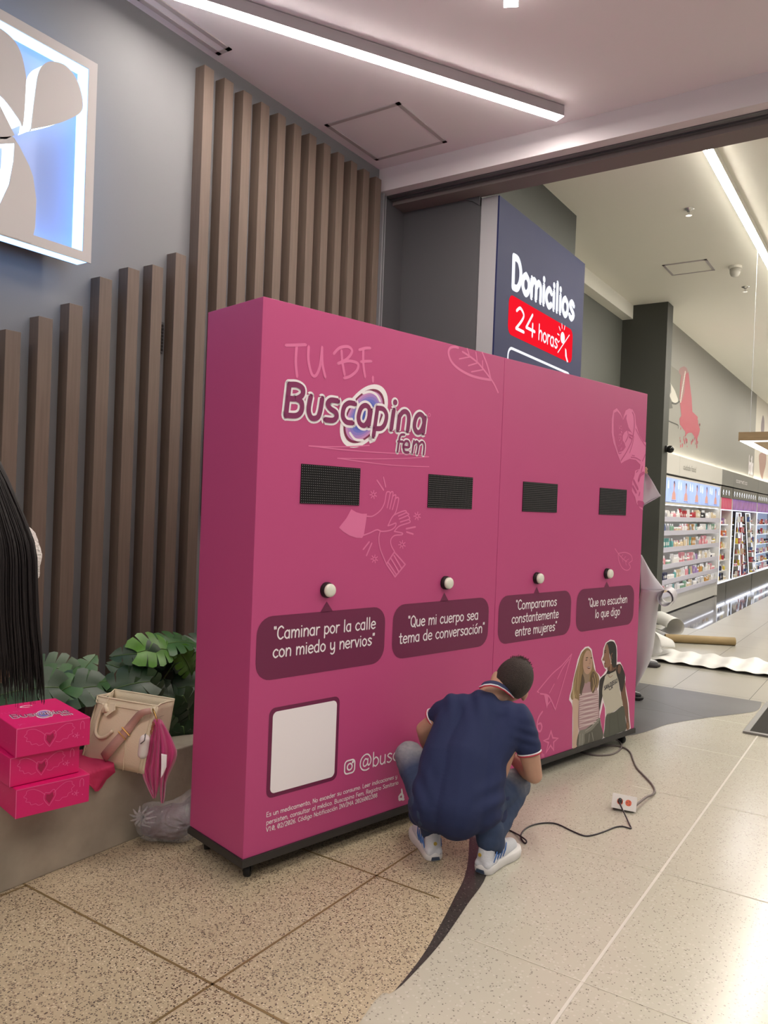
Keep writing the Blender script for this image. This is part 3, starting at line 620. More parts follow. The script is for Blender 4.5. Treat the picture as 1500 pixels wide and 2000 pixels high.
# leaf drawing at the top
c8 = lambda x, y: P(860+x/10.714, 660+y/10.714)
A = Art(pl, .001)
for k, w in (([(370, 205), (300, 190), (215, 205), (172, 270), (175, 360), (215, 470), (300, 580), (430, 680), (620, 780), (820, 840), (1050, 880)], .013), ([(875, 310), (960, 520), (1010, 680), (1045, 830), (1060, 870)], .011), ([(460, 290), (610, 385), (770, 510), (900, 660), (1060, 870), (1130, 980), (1205, 1140)], .010),
             ([(560, 225), (605, 380)], .008), ([(740, 300), (770, 500)], .008), ([(878, 480), (885, 640)], .007), ([(395, 440), (620, 395)], .007), ([(585, 580), (770, 525)], .007), ([(650, 710), (890, 665)], .007)):
    A.stroke([c8(*p) for p in k], w)
A.build('leaf_drawing', m_lp, wallT)
# ---- product logo lettering (traced once, reused on the boxes)
LG_ = [[(118, 100), (85, 395)], [(118, 102), (190, 105), (243, 140), (240, 200), (185, 235), (105, 232)], [(180, 235), (232, 270), (232, 350), (185, 395), (85, 392)],
       [(320, 215), (300, 340), (325, 415), (380, 415), (408, 360), (428, 235)], [(578, 258), (510, 250), (480, 285), (505, 330), (555, 365), (562, 410), (530, 440), (457, 435)],
       [(738, 285), (680, 277), (635, 315), (622, 400), (655, 455), (715, 465)], [(872, 400), (872, 330), (838, 300), (795, 325), (770, 410), (785, 470), (825, 490), (858, 450), (872, 400)], [(888, 350), (868, 490)],
       [(950, 325), (912, 590)], [(950, 325), (1005, 335), (1035, 390), (1022, 470), (985, 515), (925, 518)], [(1105, 345), (1080, 525)],
       [(1160, 390), (1143, 530)], [(1160, 400), (1190, 362), (1225, 362), (1248, 410), (1235, 540)], [(1390, 470), (1385, 410), (1350, 382), (1315, 415), (1300, 500), (1325, 552), (1362, 540), (1390, 470)], [(1400, 420), (1383, 560)]]
FEM = [[(1205, 575), (1170, 580), (1155, 630), (1140, 735)], [(1145, 640), (1190, 642)], [(1200, 690), (1248, 692), (1245, 645), (1215, 638), (1195, 680), (1205, 735), (1245, 742)], [(1295, 635), (1280, 745)], [(1295, 665), (1320, 640), (1338, 670), (1325, 755)], [(1338, 672), (1370, 645), (1392, 675), (1385, 762)]]
def ellipse(cx, cy, s, n=48, a=(217, -80), b=(40, -280)): return [(cx+s*(a[0]*math.cos(t)+b[0]*math.sin(t)), cy+s*(a[1]*math.cos(t)+b[1]*math.sin(t))) for t in [2*math.pi*k/n for k in range(n)]]
c6 = lambda x, y: P(540+x/4.839, 730+y/4.839)
m_v1, m_v2 = mat('logo purple', '#7c2257', .45), mat('logo ring maroon', '#7a2048', .45)
def logo_on(plane, fn, off, w, parent):
    A = Art(plane, off)
    A.poly([fn(*p) for p in ellipse(825, 400, 1.03)]); A.poly([fn(*p) for p in [(980, 540), (930, 640), (880, 660), (860, 600)]])
    for k in LG_: A.stroke([fn(*p) for p in k], w*1.85)
    A.stroke([fn(1118, 270)], w*2.0)
    for k in FEM: A.stroke([fn(*p) for p in k], w*1.15)
    A.build('logo_outline', m_wp, parent)
    e = (off+.0007, off+.0010, off+.0013)
    Art(plane, e[0]).poly([fn(*p) for p in ellipse(825, 400, .88)]).build('logo_ring', m_v2, parent)
    cols = ['#c78bc0', '#a97fc2', '#8878c4', '#6a6fc4', '#5262bb', '#4355ae']
    for j, cc in enumerate(cols): Art(plane, e[1]+.0001*j).poly([fn(*p) for p in ellipse(825, 400, .80-.085*j)]).build('logo_disc', mat('logo disc tone '+'abcdef'[j], cc, .45), parent)
    A = Art(plane, e[2]+.0006); A.stroke([fn(*p) for p in [(815, 185), (880, 170), (940, 200), (975, 260)]], w*.5); A.stroke([fn(*p) for p in [(690, 560), (740, 620), (815, 630)]], w*.5); A.build('logo_highlight', m_wp, parent)
    A = Art(plane, e[2]+.0007)
    for k in LG_[5:10]: A.stroke([fn(*p) for p in k], w*1.95)
    A.build('logo_outline', m_wp, parent)
    A = Art(plane, e[2]+.0011)
    for k in LG_: A.stroke([fn(*p) for p in k], w)
    A.stroke([fn(1118, 270)], w*1.2)
    for k in FEM: A.stroke([fn(*p) for p in k], w*.5)
    A.build('logo_letters', m_v1, parent)
logo_on(pl, c6, .001, .0232, wallT)
A = Art(pl, .001)
for k, w in (([(305, 682), (500, 690), (700, 688), (875, 677)], .005), ([(305, 682), (600, 715), (900, 740), (1200, 758), (1438, 785)], .005), ([(1438, 785), (1200, 800), (900, 805), (575, 798)], .004), ([(575, 798), (800, 830), (1050, 860), (1300, 875), (1440, 878)], .004)): A.stroke([c6(*p) for p in k], w)
A.stroke([c6(1443+12*math.cos(t*.8), 390+15*math.sin(t*.8)) for t in range(8)], .003, False, True)
A.build('underline_drawing', m_lp, wallT)
# ---- hands drawing
c4 = lambda x, y: P(640+x/6.818, 900+y/6.818)
A = Art(pl, .001); A.poly([c4(*p) for p in [(148, 890), (250, 760), (312, 645), (380, 685), (450, 705), (522, 705), (505, 830), (478, 995), (455, 1028), (380, 1025), (290, 995), (200, 940)]])
A2 = [[(520, 738), (600, 735), (700, 660), (755, 560), (780, 430), (810, 412), (828, 440), (790, 625)], [(828, 440), (850, 412), (868, 440), (825, 640)], [(868, 470), (890, 455), (905, 475), (860, 650)], [(905, 500), (930, 488), (942, 520), (905, 680), (850, 760), (800, 865)], [(800, 865), (850, 850), (905, 830), (895, 880), (830, 925), (720, 940), (655, 918), (560, 960), (480, 990)],
      [(880, 722), (960, 685), (1030, 665), (1040, 690), (940, 735)], [(1040, 690), (1065, 700), (1070, 722), (950, 775)], [(1070, 735), (1090, 760), (1075, 780), (965, 815)], [(1080, 785), (1098, 805), (1080, 825), (950, 870), (885, 940)], [(885, 940), (990, 962), (980, 985), (890, 995), (840, 1050), (845, 1130), (890, 1210)],
      [(695, 945), (678, 1040), (700, 1180), (780, 1375)], [(885, 1215), (780, 1375)], [(780, 1375), (895, 1545)], [(895, 1545), (1030, 1380)], [(1030, 1380), (885, 1215)], [(880, 1260), (980, 1430)], [(840, 1300), (945, 1480)], [(800, 1350), (915, 1520)],
      [(655, 260), (742, 388)], [(740, 220), (770, 345)], [(1045, 905), (1165, 880)], [(1050, 948), (1135, 975)], [(550, 1080), (472, 1178)], [(585, 1098), (515, 1260)]]
for k in A2: A.stroke([c4(*p) for p in k], .0062 if len(k) > 2 else .008)
for cx, cy in ((605, 450), (1190, 735), (988, 1115), (620, 1305)):
    A.stroke([c4(cx+20*math.cos(k), cy+24*math.sin(k)) for k in range(7)], .004, False, True)
    for k in range(7):
        a = k*2*math.pi/7+.4; A.stroke([c4(cx+26*math.cos(a), cy+30*math.sin(a)), c4(cx+46*math.cos(a), cy+54*math.sin(a))], .005)
A.build('hands_drawing', m_lp, wallT)
# ---- paper plane, curl, star
c9 = lambda x, y: P(1020+x/9.09, 1260+y/9.09)
A = Art(pl, .001)
for k, w in (([(875, 160), (700, 360), (520, 520), (265, 825)], .008), ([(875, 160), (820, 350), (740, 620), (585, 1140)], .008), ([(830, 250), (720, 400), (625, 595)], .007), ([(565, 690), (480, 850)], .007), ([(318, 862), (450, 890), (510, 980), (585, 1150)], .009), ([(265, 825), (295, 840)], .007), ([(500, 990), (430, 1080)], .008),
             ([(355, 1180), (290, 1280), (262, 1400), (275, 1500), (315, 1530), (345, 1460), (325, 1390), (285, 1400)], .012)): A.stroke([c9(*p) for p in k], w)
A.poly([c9(*p) for p in [(385, 875), (460, 890), (455, 1050), (432, 1130)]])
st = [(508, 1530), (540, 1645), (630, 1655), (555, 1720), (555, 1860), (500, 1780), (425, 1900), (465, 1730), (380, 1695), (465, 1660)]
A.stroke([c9(*p) for p in st], .011, False, True); A.stroke([c9(350, 1930), c9(350, 1990)], .01); A.stroke([c9(375, 1940), c9(378, 1985)], .01)
A.build('paper_plane_drawing', m_lp, wallT)
# ---- megaphone
c3 = lambda x, y: P(1170+x/8.7, 780+y/8.7)
A = Art(pl, .001); hrt = [(405, 340), (360, 230), (300, 150), (240, 190), (212, 330), (210, 560), (240, 740), (300, 900), (372, 1090), (430, 1050), (520, 1010), (620, 1030), (700, 1110), (690, 1180), (610, 1210), (600, 1290), (560, 1400), (555, 1560), (610, 1660), (630, 1760), (690, 1850), (742, 1885), (752, 1500), (775, 1250), (790, 900), (795, 730), (750, 720), (680, 600), (625, 420), (610, 260), (570, 175), (510, 155), (450, 190), (420, 270)]
A.poly([c3(*p) for p in hrt]); A.build('megaphone_drawing', m_lp, wallT)
B = Art(pl, .0016); B.poly([c3(*p) for p in [(405, 350), (360, 260), (305, 200), (255, 230), (245, 400), (250, 600), (280, 760), (330, 930), (370, 925), (450, 810), (430, 740), (400, 700), (400, 620), (430, 560), (470, 530), (540, 560), (575, 600), (500, 480), (460, 330), (470, 250), (440, 280)]])
for k, w in (([(370, 1040), (470, 880), (560, 680), (598, 450), (590, 290), (560, 220)], .009), ([(620, 500), (700, 660), (790, 800)], .008), ([(540, 985), (620, 995), (700, 1040)], .008), ([(555, 950), (600, 958)], .006), ([(785, 930), (735, 1050)], .008), ([(480, 540), (492, 620), (445, 725)], .008), ([(510, 600), (570, 625)], .012), ([(512, 640), (550, 670)], .012), ([(590, 630), (560, 780), (515, 910)], .006),
             ([(735, 1140), (715, 1230)], .008), ([(660, 1210), (630, 1240)], .008), ([(755, 1250), (700, 1290), (670, 1380)], .022), ([(585, 1380), (655, 1520)], .02), ([(570, 1480), (625, 1580)], .02), ([(690, 1580), (675, 1635)], .01), ([(665, 1750), (745, 1765)], .026), ([(670, 1790), (740, 1815)], .02)): B.stroke([c3(*p) for p in k], w)
B.build('megaphone_line', m_pink, wallT)
A = Art(pl, .0022)
for k in range(26): A.disc(c3(330+60*random.random(), 430+420*random.random()), .002+.003*random.random(), 8)
A.stroke([c3(*p) for p in [(335, 905), (400, 885), (450, 830)]], .007); A.build('megaphone_specks', m_lp, wallT)
# small heart leaf
c7 = lambda x, y: P(1150+x/5.263, 760+y/5.263)
A = Art(pl, .001); A.stroke([c7(*p) for p in [(268, 1640), (305, 1695), (350, 1745), (390, 1775)]], .006); A.stroke([c7(*p) for p in [(300, 1690), (370, 1678), (430, 1705), (445, 1760), (410, 1790), (428, 1830), (395, 1862), (345, 1840), (310, 1770), (300, 1700)]], .006)
for k in ([(330, 1725), (350, 1700)], [(355, 1750), (378, 1720)], [(375, 1768), (410, 1745)], [(340, 1735), (350, 1775)], [(372, 1765), (385, 1810)]): A.stroke([c7(*p) for p in k], .004)
A.build('heart_leaf_drawing', m_lp, wallT)
# ---- printed photograph of two friends, built of flat colour areas
cg = lambda x, y: P(1080+x/7.694, 1220+y/7.694)
def g_(off, col, pts, sm=True, nm='print_figure'):
    Art(pl, off).poly([cg(*p) for p in pts], sm).build(nm, mat('print '+col, col, .5), wallT)
def gs(off, col, ks, w):
    A = Art(pl, off)
    for k in ks: A.stroke([cg(*p) for p in k], w)
    A.build('print_detail', mat('print '+col, col, .5), wallT)
bt = 1845
g_(.001, '#eadfe3', [(285, 1858), (288, 1500), (290, 1250), (275, 1180), (240, 1130), (250, 1060), (275, 980), (290, 880), (330, 700), (370, 520), (420, 400), (480, 335), (535, 325), (580, 370), (600, 490), (630, 620), (640, 700), (690, 750), (712, 790), (755, 745), (800, 680), (770, 650), (735, 560), (722, 520), (745, 450), (755, 360), (790, 270), (860, 222), (920, 235), (958, 320), (965, 450), (962, 560), (1010, 560), (1050, 640), (1090, 790), (1085, 900), (1110, 1040), (1135, 1180), (1150, 1400), (1168, 1560), (1090, 1600), (772, 1700), (745, 1712), (560, 1770)], False)
Art(pl, .0014).poly([cg(*p) for p in [(752, 1165), (778, 1260), (780, 1370), (765, 1550), (752, 1670), (722, 1500), (702, 1378), (732, 1260)]]).build('print_gap', m_pink, wallT)
# left figure
g_(.0016, '#8b7350', [(300, 1140), (262, 1080), (290, 960), (320, 780), (370, 600), (420, 440), (490, 358), (540, 360), (575, 420), (600, 560), (625, 680), (680, 760), (690, 860), (640, 1000), (540, 1020), (400, 1140)])
g_(.0019, '#b39d76', [(300, 1120), (290, 980), (340, 760), (390, 560), (440, 430), (420, 560), (390, 720), (360, 880), (340, 1000), (325, 1120)])
g_(.0022, '#c3a794', [(288, 1180), (300, 1120), (340, 1110), (385, 1150), (380, 1300), (378, 1500), (372, 1700), (352, 1830), (292, 1850), (300, 1500)])
g_(.0022, '#a5858a', [(385, 1160), (430, 1000), (470, 870), (560, 860), (620, 900), (670, 1010), (685, 1200), (690, 1400), (600, 1500), (390, 1600)])
gs(.0026, '#cdb9b8', [[(392, 1180+k*33), (520, 1160+k*33-(20 if k % 2 else 0)), (672, 1120+k*32)] for k in range(-4, 12)], .006)
g_(.0029, '#8f7a66', [(455, 690), (530, 690), (545, 800), (520, 860), (480, 880), (450, 800)])
g_(.0032, '#b4917c', [(445, 560), (460, 470), (500, 390), (550, 400), (580, 480), (585, 590), (570, 680), (525, 740), (480, 730), (450, 660)])
gs(.0036, '#4a3428', [[(490, 500), (515, 492)], [(560, 498), (578, 500)], [(485, 535), (505, 528)]], .006)
g_(.0036, '#5d2f2c', [(505, 635), (530, 625), (560, 640), (540, 662), (515, 655)]); gs(.0037, '#9c7765', [[(545, 520), (552, 575), (535, 585)]], .005); gs(.004, '#e8ddd6', [[(512, 638), (552, 640)]], .004)
g_(.0034, '#8a714e', [(380, 1120), (370, 980), (400, 850), (430, 680), (440, 560), (460, 460), (505, 375), (450, 420), (400, 560), (350, 760), (330, 1000), (350, 1100)])
g_(.0034, '#5f4b36', [(600, 700), (640, 760), (650, 880), (600, 1030), (560, 950), (560, 820), (575, 740)])
g_(.0030, '#524334', [(400, 1000), (420, 850), (440, 740), (470, 860), (440, 980), (420, 1060)])
gs(.0038, '#a98f68', [[(330, 800), (320, 960), (345, 1090)], [(400, 560), (370, 760), (365, 980)], [(610, 740), (630, 860), (600, 980)], [(590, 800), (600, 900), (585, 1000)]], .007)
g_(.0024, '#55534a', [(385, 1620), (480, 1570), (600, 1480), (690, 1400), (715, 1500), (745, 1700), (560, 1770), (360, 1838)])
g_(.0030, '#7c7a70', [(390, 1600), (470, 1570), (580, 1520), (690, 1400), (700, 1430), (600, 1560), (520, 1620), (470, 1650), (470, 1760), (440, 1810), (400, 1820), (375, 1830), (380, 1700)])
gs(.0034, '#9a988f', [[(480, 1600), (560, 1540), (680, 1420)], [(400, 1640), (395, 1800)], [(440, 1640), (430, 1800)], [(540, 1640), (530, 1760)], [(580, 1620), (600, 1740)]], .005)
# right figure
g_(.0016, '#6e4e3c', [(1010, 900), (1075, 820), (1090, 1000), (1120, 1180), (1135, 1400), (1150, 1540), (1120, 1580), (1100, 1560), (1095, 1420), (1040, 1180)])
g_(.0018, '#2b2522', [(690, 900), (720, 800), (790, 740), (830, 680), (960, 600), (1020, 600), (1070, 720), (1080, 810), (1050, 960), (1020, 1000), (960, 800), (790, 760), (770, 950), (740, 1080), (715, 1200), (690, 1300)])
g_(.0021, '#b8b2a2', [(745, 1100), (740, 960), (790, 760), (850, 740), (940, 670), (970, 760), (1000, 1000), (1045, 1190), (1000, 1240), (900, 1310), (800, 1355), (785, 1230)])
g_(.0021, '#4d4f45', [(800, 1355), (920, 1310), (1050, 1220), (1085, 1400), (1095, 1575), (1000, 1620), (772, 1695), (775, 1560)])
gs(.0026, '#3c3e36', [[(850, 1360), (840, 1660)], [(960, 1320), (990, 1600)]], .006)
g_(.0024, '#2b2522', [(940, 650), (1010, 680), (1060, 760), (1075, 830), (1040, 980), (1010, 1000), (985, 860), (950, 740)])
g_(.0026, '#6a4b3a', [(830, 600), (930, 600), (945, 680), (880, 715), (820, 690)])
g_(.0028, '#231f1d', [(800, 280), (860, 248), (915, 265), (945, 340), (950, 480), (945, 620), (900, 640), (870, 560), (850, 450), (800, 330)])
g_(.0030, '#8a6550', [(765, 600), (775, 545), (745, 540), (738, 520), (760, 470), (765, 400), (785, 310), (810, 290), (835, 380), (845, 480), (860, 560), (850, 620), (800, 645), (770, 635)])
gs(.0034, '#2a1c17', [[(768, 420), (785, 415)], [(765, 395), (790, 388)]], .005); gs(.0034, '#6b332f', [[(765, 585), (785, 582)]], .006); gs(.0034, '#7b5845', [[(885, 430), (868, 460), (875, 500), (862, 480)]], .009); gs(.0036, '#c9a07a', [[(868, 520), (865, 600), (862, 680)]], .005)
gs(.0034, '#1f1b1b', [[(820, 690), (850, 715), (900, 700), (935, 665)]], .010)
g_(.0032, '#6a4a3a', [(965, 640), (985, 600), (1010, 610), (1015, 680), (990, 740), (965, 700)]); gs(.0036, '#7c5a47', [[(1000, 620), (980, 700)], [(985, 610), (970, 660)]], .006)
gs(.0034, '#9b6a52', [[(815, 750), (850, 790), (890, 760)]], .0035)
A = Art(pl, .0036); p, q = cg(762, 985), cg(962, 865); text(A, 'SAN DIEGO', p, q, .026, .0042); p, q = cg(835, 985), cg(890, 955); text(A, 'C.A', p, q, .022, .004); A.build('print_lettering', mat('print navy', '#24263a', .5), wallT)
gs(.0034, '#a87d60', [[(1118, 1470), (1130, 1560)], [(1105, 1490), (1112, 1570)]], .007)
# white logo scrap low on the wall
A = Art(pl, .0015); A.stroke([P(*p) for p in [(779, 1556), (784, 1550), (787, 1558), (780, 1562)]], .012); A.stroke([P(*p) for p in [(784, 1542), (787, 1562)]], .01); A.stroke([P(*p) for p in [(779, 1560), (788, 1561)]], .012); A.build('small_mark', m_wp, wallT)
# ================================================================== planter bench, boxes, bag, plants
m_conc = mat('weathered concrete', '#a19888', .75, var=.28, vscale=3.2, bump=.25, bscale=22)
t = thing('concrete_planter', 'long low grey concrete planter bench under the slatted wall', 'planter', (-2.84, 1, 0))
MB().box((-3.14, -4, 0), (-2.84, 4.8, .352)).build('bench', m_conc, t, bevel=.006)
MB().box((-3.49, -4, 0), (-3.142, 4.8, .30)).build('soil', mat('dark soil', '#1c1712', .95, bump=.8, bscale=60, var=.4, vscale=30), t)
m_box = mat('magenta carton', '#d21068', .45); m_boxin = mat('carton edge', '#e36f9f', .5); m_line = mat('carton pink line', '#e2659b', .5); m_boxd = mat('carton dark pink print', '#9d0a48', .5)
def carton(corner, ang, w, l, h, label, lid=False):
    """corner = nearest bottom corner, w runs to the right (away), l runs to the left"""
    o = V(corner); ex = V((math.cos(ang), math.sin(ang), 0)); ey = V((-math.sin(ang), math.cos(ang), 0))
    t = thing('gift_carton', label, 'box', o, 'stacked magenta cartons'); mb = MB()
    c = [o, o+ex*w, o+ex*w+ey*l, o+ey*l]; mb.hexa(c+[p+UP*h for p in c]); mb.build('carton_body', m_box, t, bevel=.003)
    pf = Plane(o, ex, UP)   # right-hand face
    A = Art(pf, .0008); fx = lambda x, y: ((x-150)/395*w, (1-(y-885+((x-150)*.30))/200)*h) 
    W_ = lambda pts, c: [(c*w+px*w, h*.5+py*h) for px, py in pts]
    for s_ in (1, -1):
        A.stroke([(w*(.44+s_*x), h*y) for x, y in ((.06, .62), (.13, .78), (.22, .90), (.30, .88), (.31, .78), (.34, .70), (.30, .62), (.31, .52), (.26, .48), (.24, .38), (.18, .38), (.14, .30), (.08, .34))], .0016)
    A.stroke([(w*(.44+x), h*y) for x, y in ((0, .2), (-.07, .45), (-.06, .68), (0, .66), (.06, .74), (.08, .52), (0, .2))], .0018)
    for k in range(5): a = k*1.257; A.stroke([(w*.81, h*.42), (w*.81+.010*math.cos(a), h*.42+.011*math.sin(a))], .0022)
    A.disc((w*.76, h*.42), .003); A.disc((w*.90, h*.32), .002); A.stroke([(w*.86, h*.62), (w*.86, h*.82), (w*.885, h*.9), (w*.91, h*.82), (w*.91, h*.62)], .002)
    A.build('line_print', m_line, t)
    Art(pf, .0012).poly([(w*(.44+x*.7), h*(.48+(y-.48)*.7)) for x, y in ((0, .2), (-.07, .45), (-.06, .68), (0, .64), (.06, .74), (.08, .52))]).build('heart_print', m_boxd, t)
    A = Art(pf, .0009); A.stroke([(.001, .002), (.001, h-.002)], .002, False); A.stroke([(.001, h-.002), (w-.002, h-.002)], .0016, False); A.build('edge_fold', m_boxin, t)
    pb = Plane(o+ey*l, -ey, UP); A = Art(pb, .0008)
    for k in range(8): A.disc((l*(.2+.09*k), h*(.25+.5*random.random())), .0018, 8)
    A.build('dot_print', m_line, t)
    if lid:
        tp = Plane(o+UP*h, ex, ey)
        fn = lambda x, y: (w*(.08+.0006*x*.92), l*(.60-.0006*y*.9+.0*x))
        logo_on(tp, fn, .0009, .0042, t)
        A = Art(tp, .0009); A.stroke([(w*.48+.022*math.cos(k*.5), l*.80+.014*math.sin(k*.5)) for k in range(11)], .006); A.build('lid_mark', m_wp, t)
        A = Art(tp, .0009); text(A, 'TU BF', (w*.05, l*.62), (w*.35, l*.62), .02, .0016); A.stroke([(w*.2, .02), (w*.85, .02)], .001); A.stroke([(.02, .03), (.035, .05)], .003); A.stroke([(.02, .045), (.03, .05), (.045, .045)], .003); A.build('lid_print', m_line, t)
    return t
ba = math.radians(78.5)
carton((-2.655, 1.618, .353), ba, .275, .36, .108, 'magenta carton with winged heart print, lowest of the stack on the bench')
carton((-2.690, 1.612, .4625), ba+.03, .262, .36, .108, 'magenta carton with winged heart print, middle of the stack')
carton((-2.672, 1.622, .572), ba-.02, .275, .36, .108, 'magenta carton topmost of the stack, logo lettering on its lid', True)
# ---- tote bag
m_bag = mat('cream leather', '#d9cbb0', .5, bump=.12, bscale=180, spec=.4); m_gold = mat('gold hardware', '#b9965a', .3, metal=1); m_strap = mat('rose webbing strap', '#b58d82', .4)
def q3(px, py, x): return Xp(px, py, x)
BR = Zp(277, 1511, .354); BL = Zp(160, 1486, .354)
bx = (BR-BL); bw = bx.length; bx.normalize(); by = V((-bx.y, bx.x, 0)); by = by if by.x < 0 else -by
bagO = BL
t = thing('tote_bag', 'open cream leather tote bag with rose shoulder strap standing on the planter bench', 'bag', (BL+BR)/2)
bd, bh = .13, .285
def bagp(u, d, z, lean=.05):  # u along front, d depth, z up ; sides taper upwards a little
    k = z/bh; uu = bw/2+(u-.5)*bw*(1.04-.02*k)+.03*k
    dd = d*bd*(1-.15*k)
    return bagO+bx*uu+by*(dd+lean*k)+UP*z
mb = MB()
def shell(f, nu=12, nv=10): mb.grid(f, nu, nv)
bl = lambda a: .012*math.sin(math.pi*a)
shell(lambda a, b: bagp(a, 0, b*bh)-by*(bl(a)*math.sin(math.pi*min(1, b*1.1)))+V((0, 0, 0)))
shell(lambda a, b: bagp(1-a, 1, b*bh*(1.02)))
shell(lambda a, b: bagp(1, a, b*bh)-bx*.018*math.sin(math.pi*a)*b)
shell(lambda a, b: bagp(0, 1-a, b*bh)+bx*.018*math.sin(math.pi*a)*b)
shell(lambda a, b: bagp(a, b, .001), 4, 4)
o = mb.build('bag_body', m_bag, t, smooth=True, solid=.004)
mb = MB(); mb.grid(lambda a, b: bagp(.03+.94*a, .06+.88*b, bh*.80), 4, 4); mb.build('lining', mat('dark lining', '#151012', .9), t)
mb = MB()
rim = [bagp(u/8, 0, bh)-by*bl(u/8)*.3 for u in range(9)]+[bagp(1, d/3, bh)-bx*.018*math.sin(math.pi*d/3) for d in range(1, 4)]+[bagp(1-u/8, 1, bh*1.02) for u in range(9)]+[bagp(0, 1-d/3, bh)+bx*.018*math.sin(math.pi*d/3) for d in range(1, 4)]
mb.tube(rim, .0035, 8)
for u in (.02, .98): mb.tube([bagp(u, 0, z*bh/8)-by*.003 for z in range(9)], .0028, 6)
mb.tube([bagp(.62+.10*(1-k/8)-.02*k/8, 0, bh*.75*k/8)-by*(.0135) for k in range(9)], .0018, 6); mb.tube([bagp(.93, 0, bh*k/8)-by*.006 for k in range(9)], .0018, 6)
mb.tube([bagp(.0+.22*k/8, 0, bh*k/8)-by*(.002+bl(.22*k/8)) for k in range(9)], .0018, 6)
mb.tube([bagp(u/8, 0, bh*.90)-by*(bl(u/8)*.45+.003) for u in range(9)], .0018, 6)
mb.build('piping', m_bag, t, smooth=True)
hp = [(.20, .93), (.175, .80), (.16, .62), (.18, .48), (.26, .42), (.36, .46), (.43, .55)]
mb = MB(); mb.tube([bagp(u, 0, z*bh)-by*(.022) for u, z in smooth_pts(hp, 4)], .0075, 8); mb.tube([bagp(.22+.17*k/8, 0, (.80-.3*(k/8)+.10*math.sin(math.pi*k/8))*bh)-by*.024 for k in range(9)][:1]+[bagp(.24, 0, .9*bh)-by*.02, bagp(.30, 0, .82*bh)-by*.03], .010, 8)
mb.build('handle', m_bag, t, smooth=True)
mb = MB(); a0 = bagp(.27, 0, .93*bh)-by*.012; a1 = bagp(.40, 0, .90*bh)-by*.03; a2 = bagp(.27, 0, .72*bh)-by*.028
mb.prism([a0, bagp(.38, 0, .95*bh)-by*.02, bagp(.42, 0, .87*bh)-by*.03, bagp(.31, 0, .76*bh)-by*.03, bagp(.26, 0, .78*bh)-by*.024], -by*.004); mb.build('handle_tab', m_bag, t, bevel=.001)
mb = MB()
mb.prism([bagp(.70, 0, .86*bh)-by*.012, bagp(.80, 0, .9*bh)-by*.012, bagp(.84, 0, .80*bh)-by*.012, bagp(.72, 0, .72*bh)-by*.014], -by*.003); mb.build('handle_tab', m_bag, t)
MB().prism([bagp(u, 0, z*bh)-by*.008 for u, z in ((.88, .46), (.99, .43), (.99, .56), (.88, .60))], -by*.002).build('leather_tag', m_bag, t, bevel=.001)
sp = smooth_pts([(.97, .95), (.86, .90), (.74, .76), (.62, .52), (.50, .28), (.40, .14)], 4)
mb = MB(); n = len(sp); ps = [bagp(u, 0, z*bh)-by*(.030+.012*math.sin(i*.5)) for i, (u, z) in enumerate(sp)]
side = (bx*.6+UP*.5).normalized()
vs = []
for i, p in enumerate(ps):
    w = .012+.010*min(1, i/n*1.6); d = (ps[min(i+1, n-1)]-ps[max(0, i-1)]).normalized(); s_ = d.cross(by).normalized()*w
    vs += [p+s_, p-s_]
mb.add(vs, [(2*i, 2*i+1, 2*i+3, 2*i+2) for i in range(n-1)]); mb.build('shoulder_strap', m_strap, t, smooth=True, solid=.003)
k = int(n*.55); mb = MB(); d = (ps[k+1]-ps[k-1]).normalized(); s_ = d.cross(by).normalized()*.026; mb.tube([ps[k]+s_-by*.003, ps[k]-s_-by*.003], .004, 6); k += 1; mb.tube([ps[k]+s_-by*.003, ps[k]-s_-by*.003], .003, 6); mb.build('strap_buckle', m_gold, t)
mb = MB(); mb.tube([bagp(.97, 0, .97*bh)-by*.02, bagp(1.05, 0, .86*bh)-by*.02, bagp(1.08, 0, .80*bh)-by*.02], .004, 6)
for k in range(5): mb.tube([bagp(1.05, 0, (.78-.035*k)*bh)-by*.03+V((.006*math.cos(a), .006*math.sin(a)*(k % 2), .007*math.sin(a))) for a in [j*.9 for j in range(8)]], .0016, 5)
for k in range(7): mb.tube([bagp(-.02, .5, (.75-.05*k)*bh)+V((.006*math.cos(a), 0, .007*math.sin(a))) for a in [j*.9 for j in range(8)]], .0016, 5)
mb.build('clasp_chain', m_gold, t, smooth=True)
# earphone case hanging on the bag
c = bagp(1.04, 0, .46*bh)-by*.055
e = thing('earphone_case', 'white earphone case hanging on a gold chain in front of the pink scarf', 'case', c)
Rr = Matrix.Rotation(math.radians(-12), 3, 'Y'); mb = MB()
for z in range(1): limb(mb, c+V((.003, 0, .03)), c+V((-.006, 0, -.032)), .022, .022)
fuse('case_body', mb, mat('white silicone', '#d9d3cf', .45), e, .004, 4)
MB().tube([c+V((.0, .0, .045)), c+V((.02, -.01, .06)), c+V((.026, -.02, .035)), c+V((.012, -.028, .02))], .0025, 6).build('loop', mat('grey loop', '#5a5556', .5), e, smooth=True)
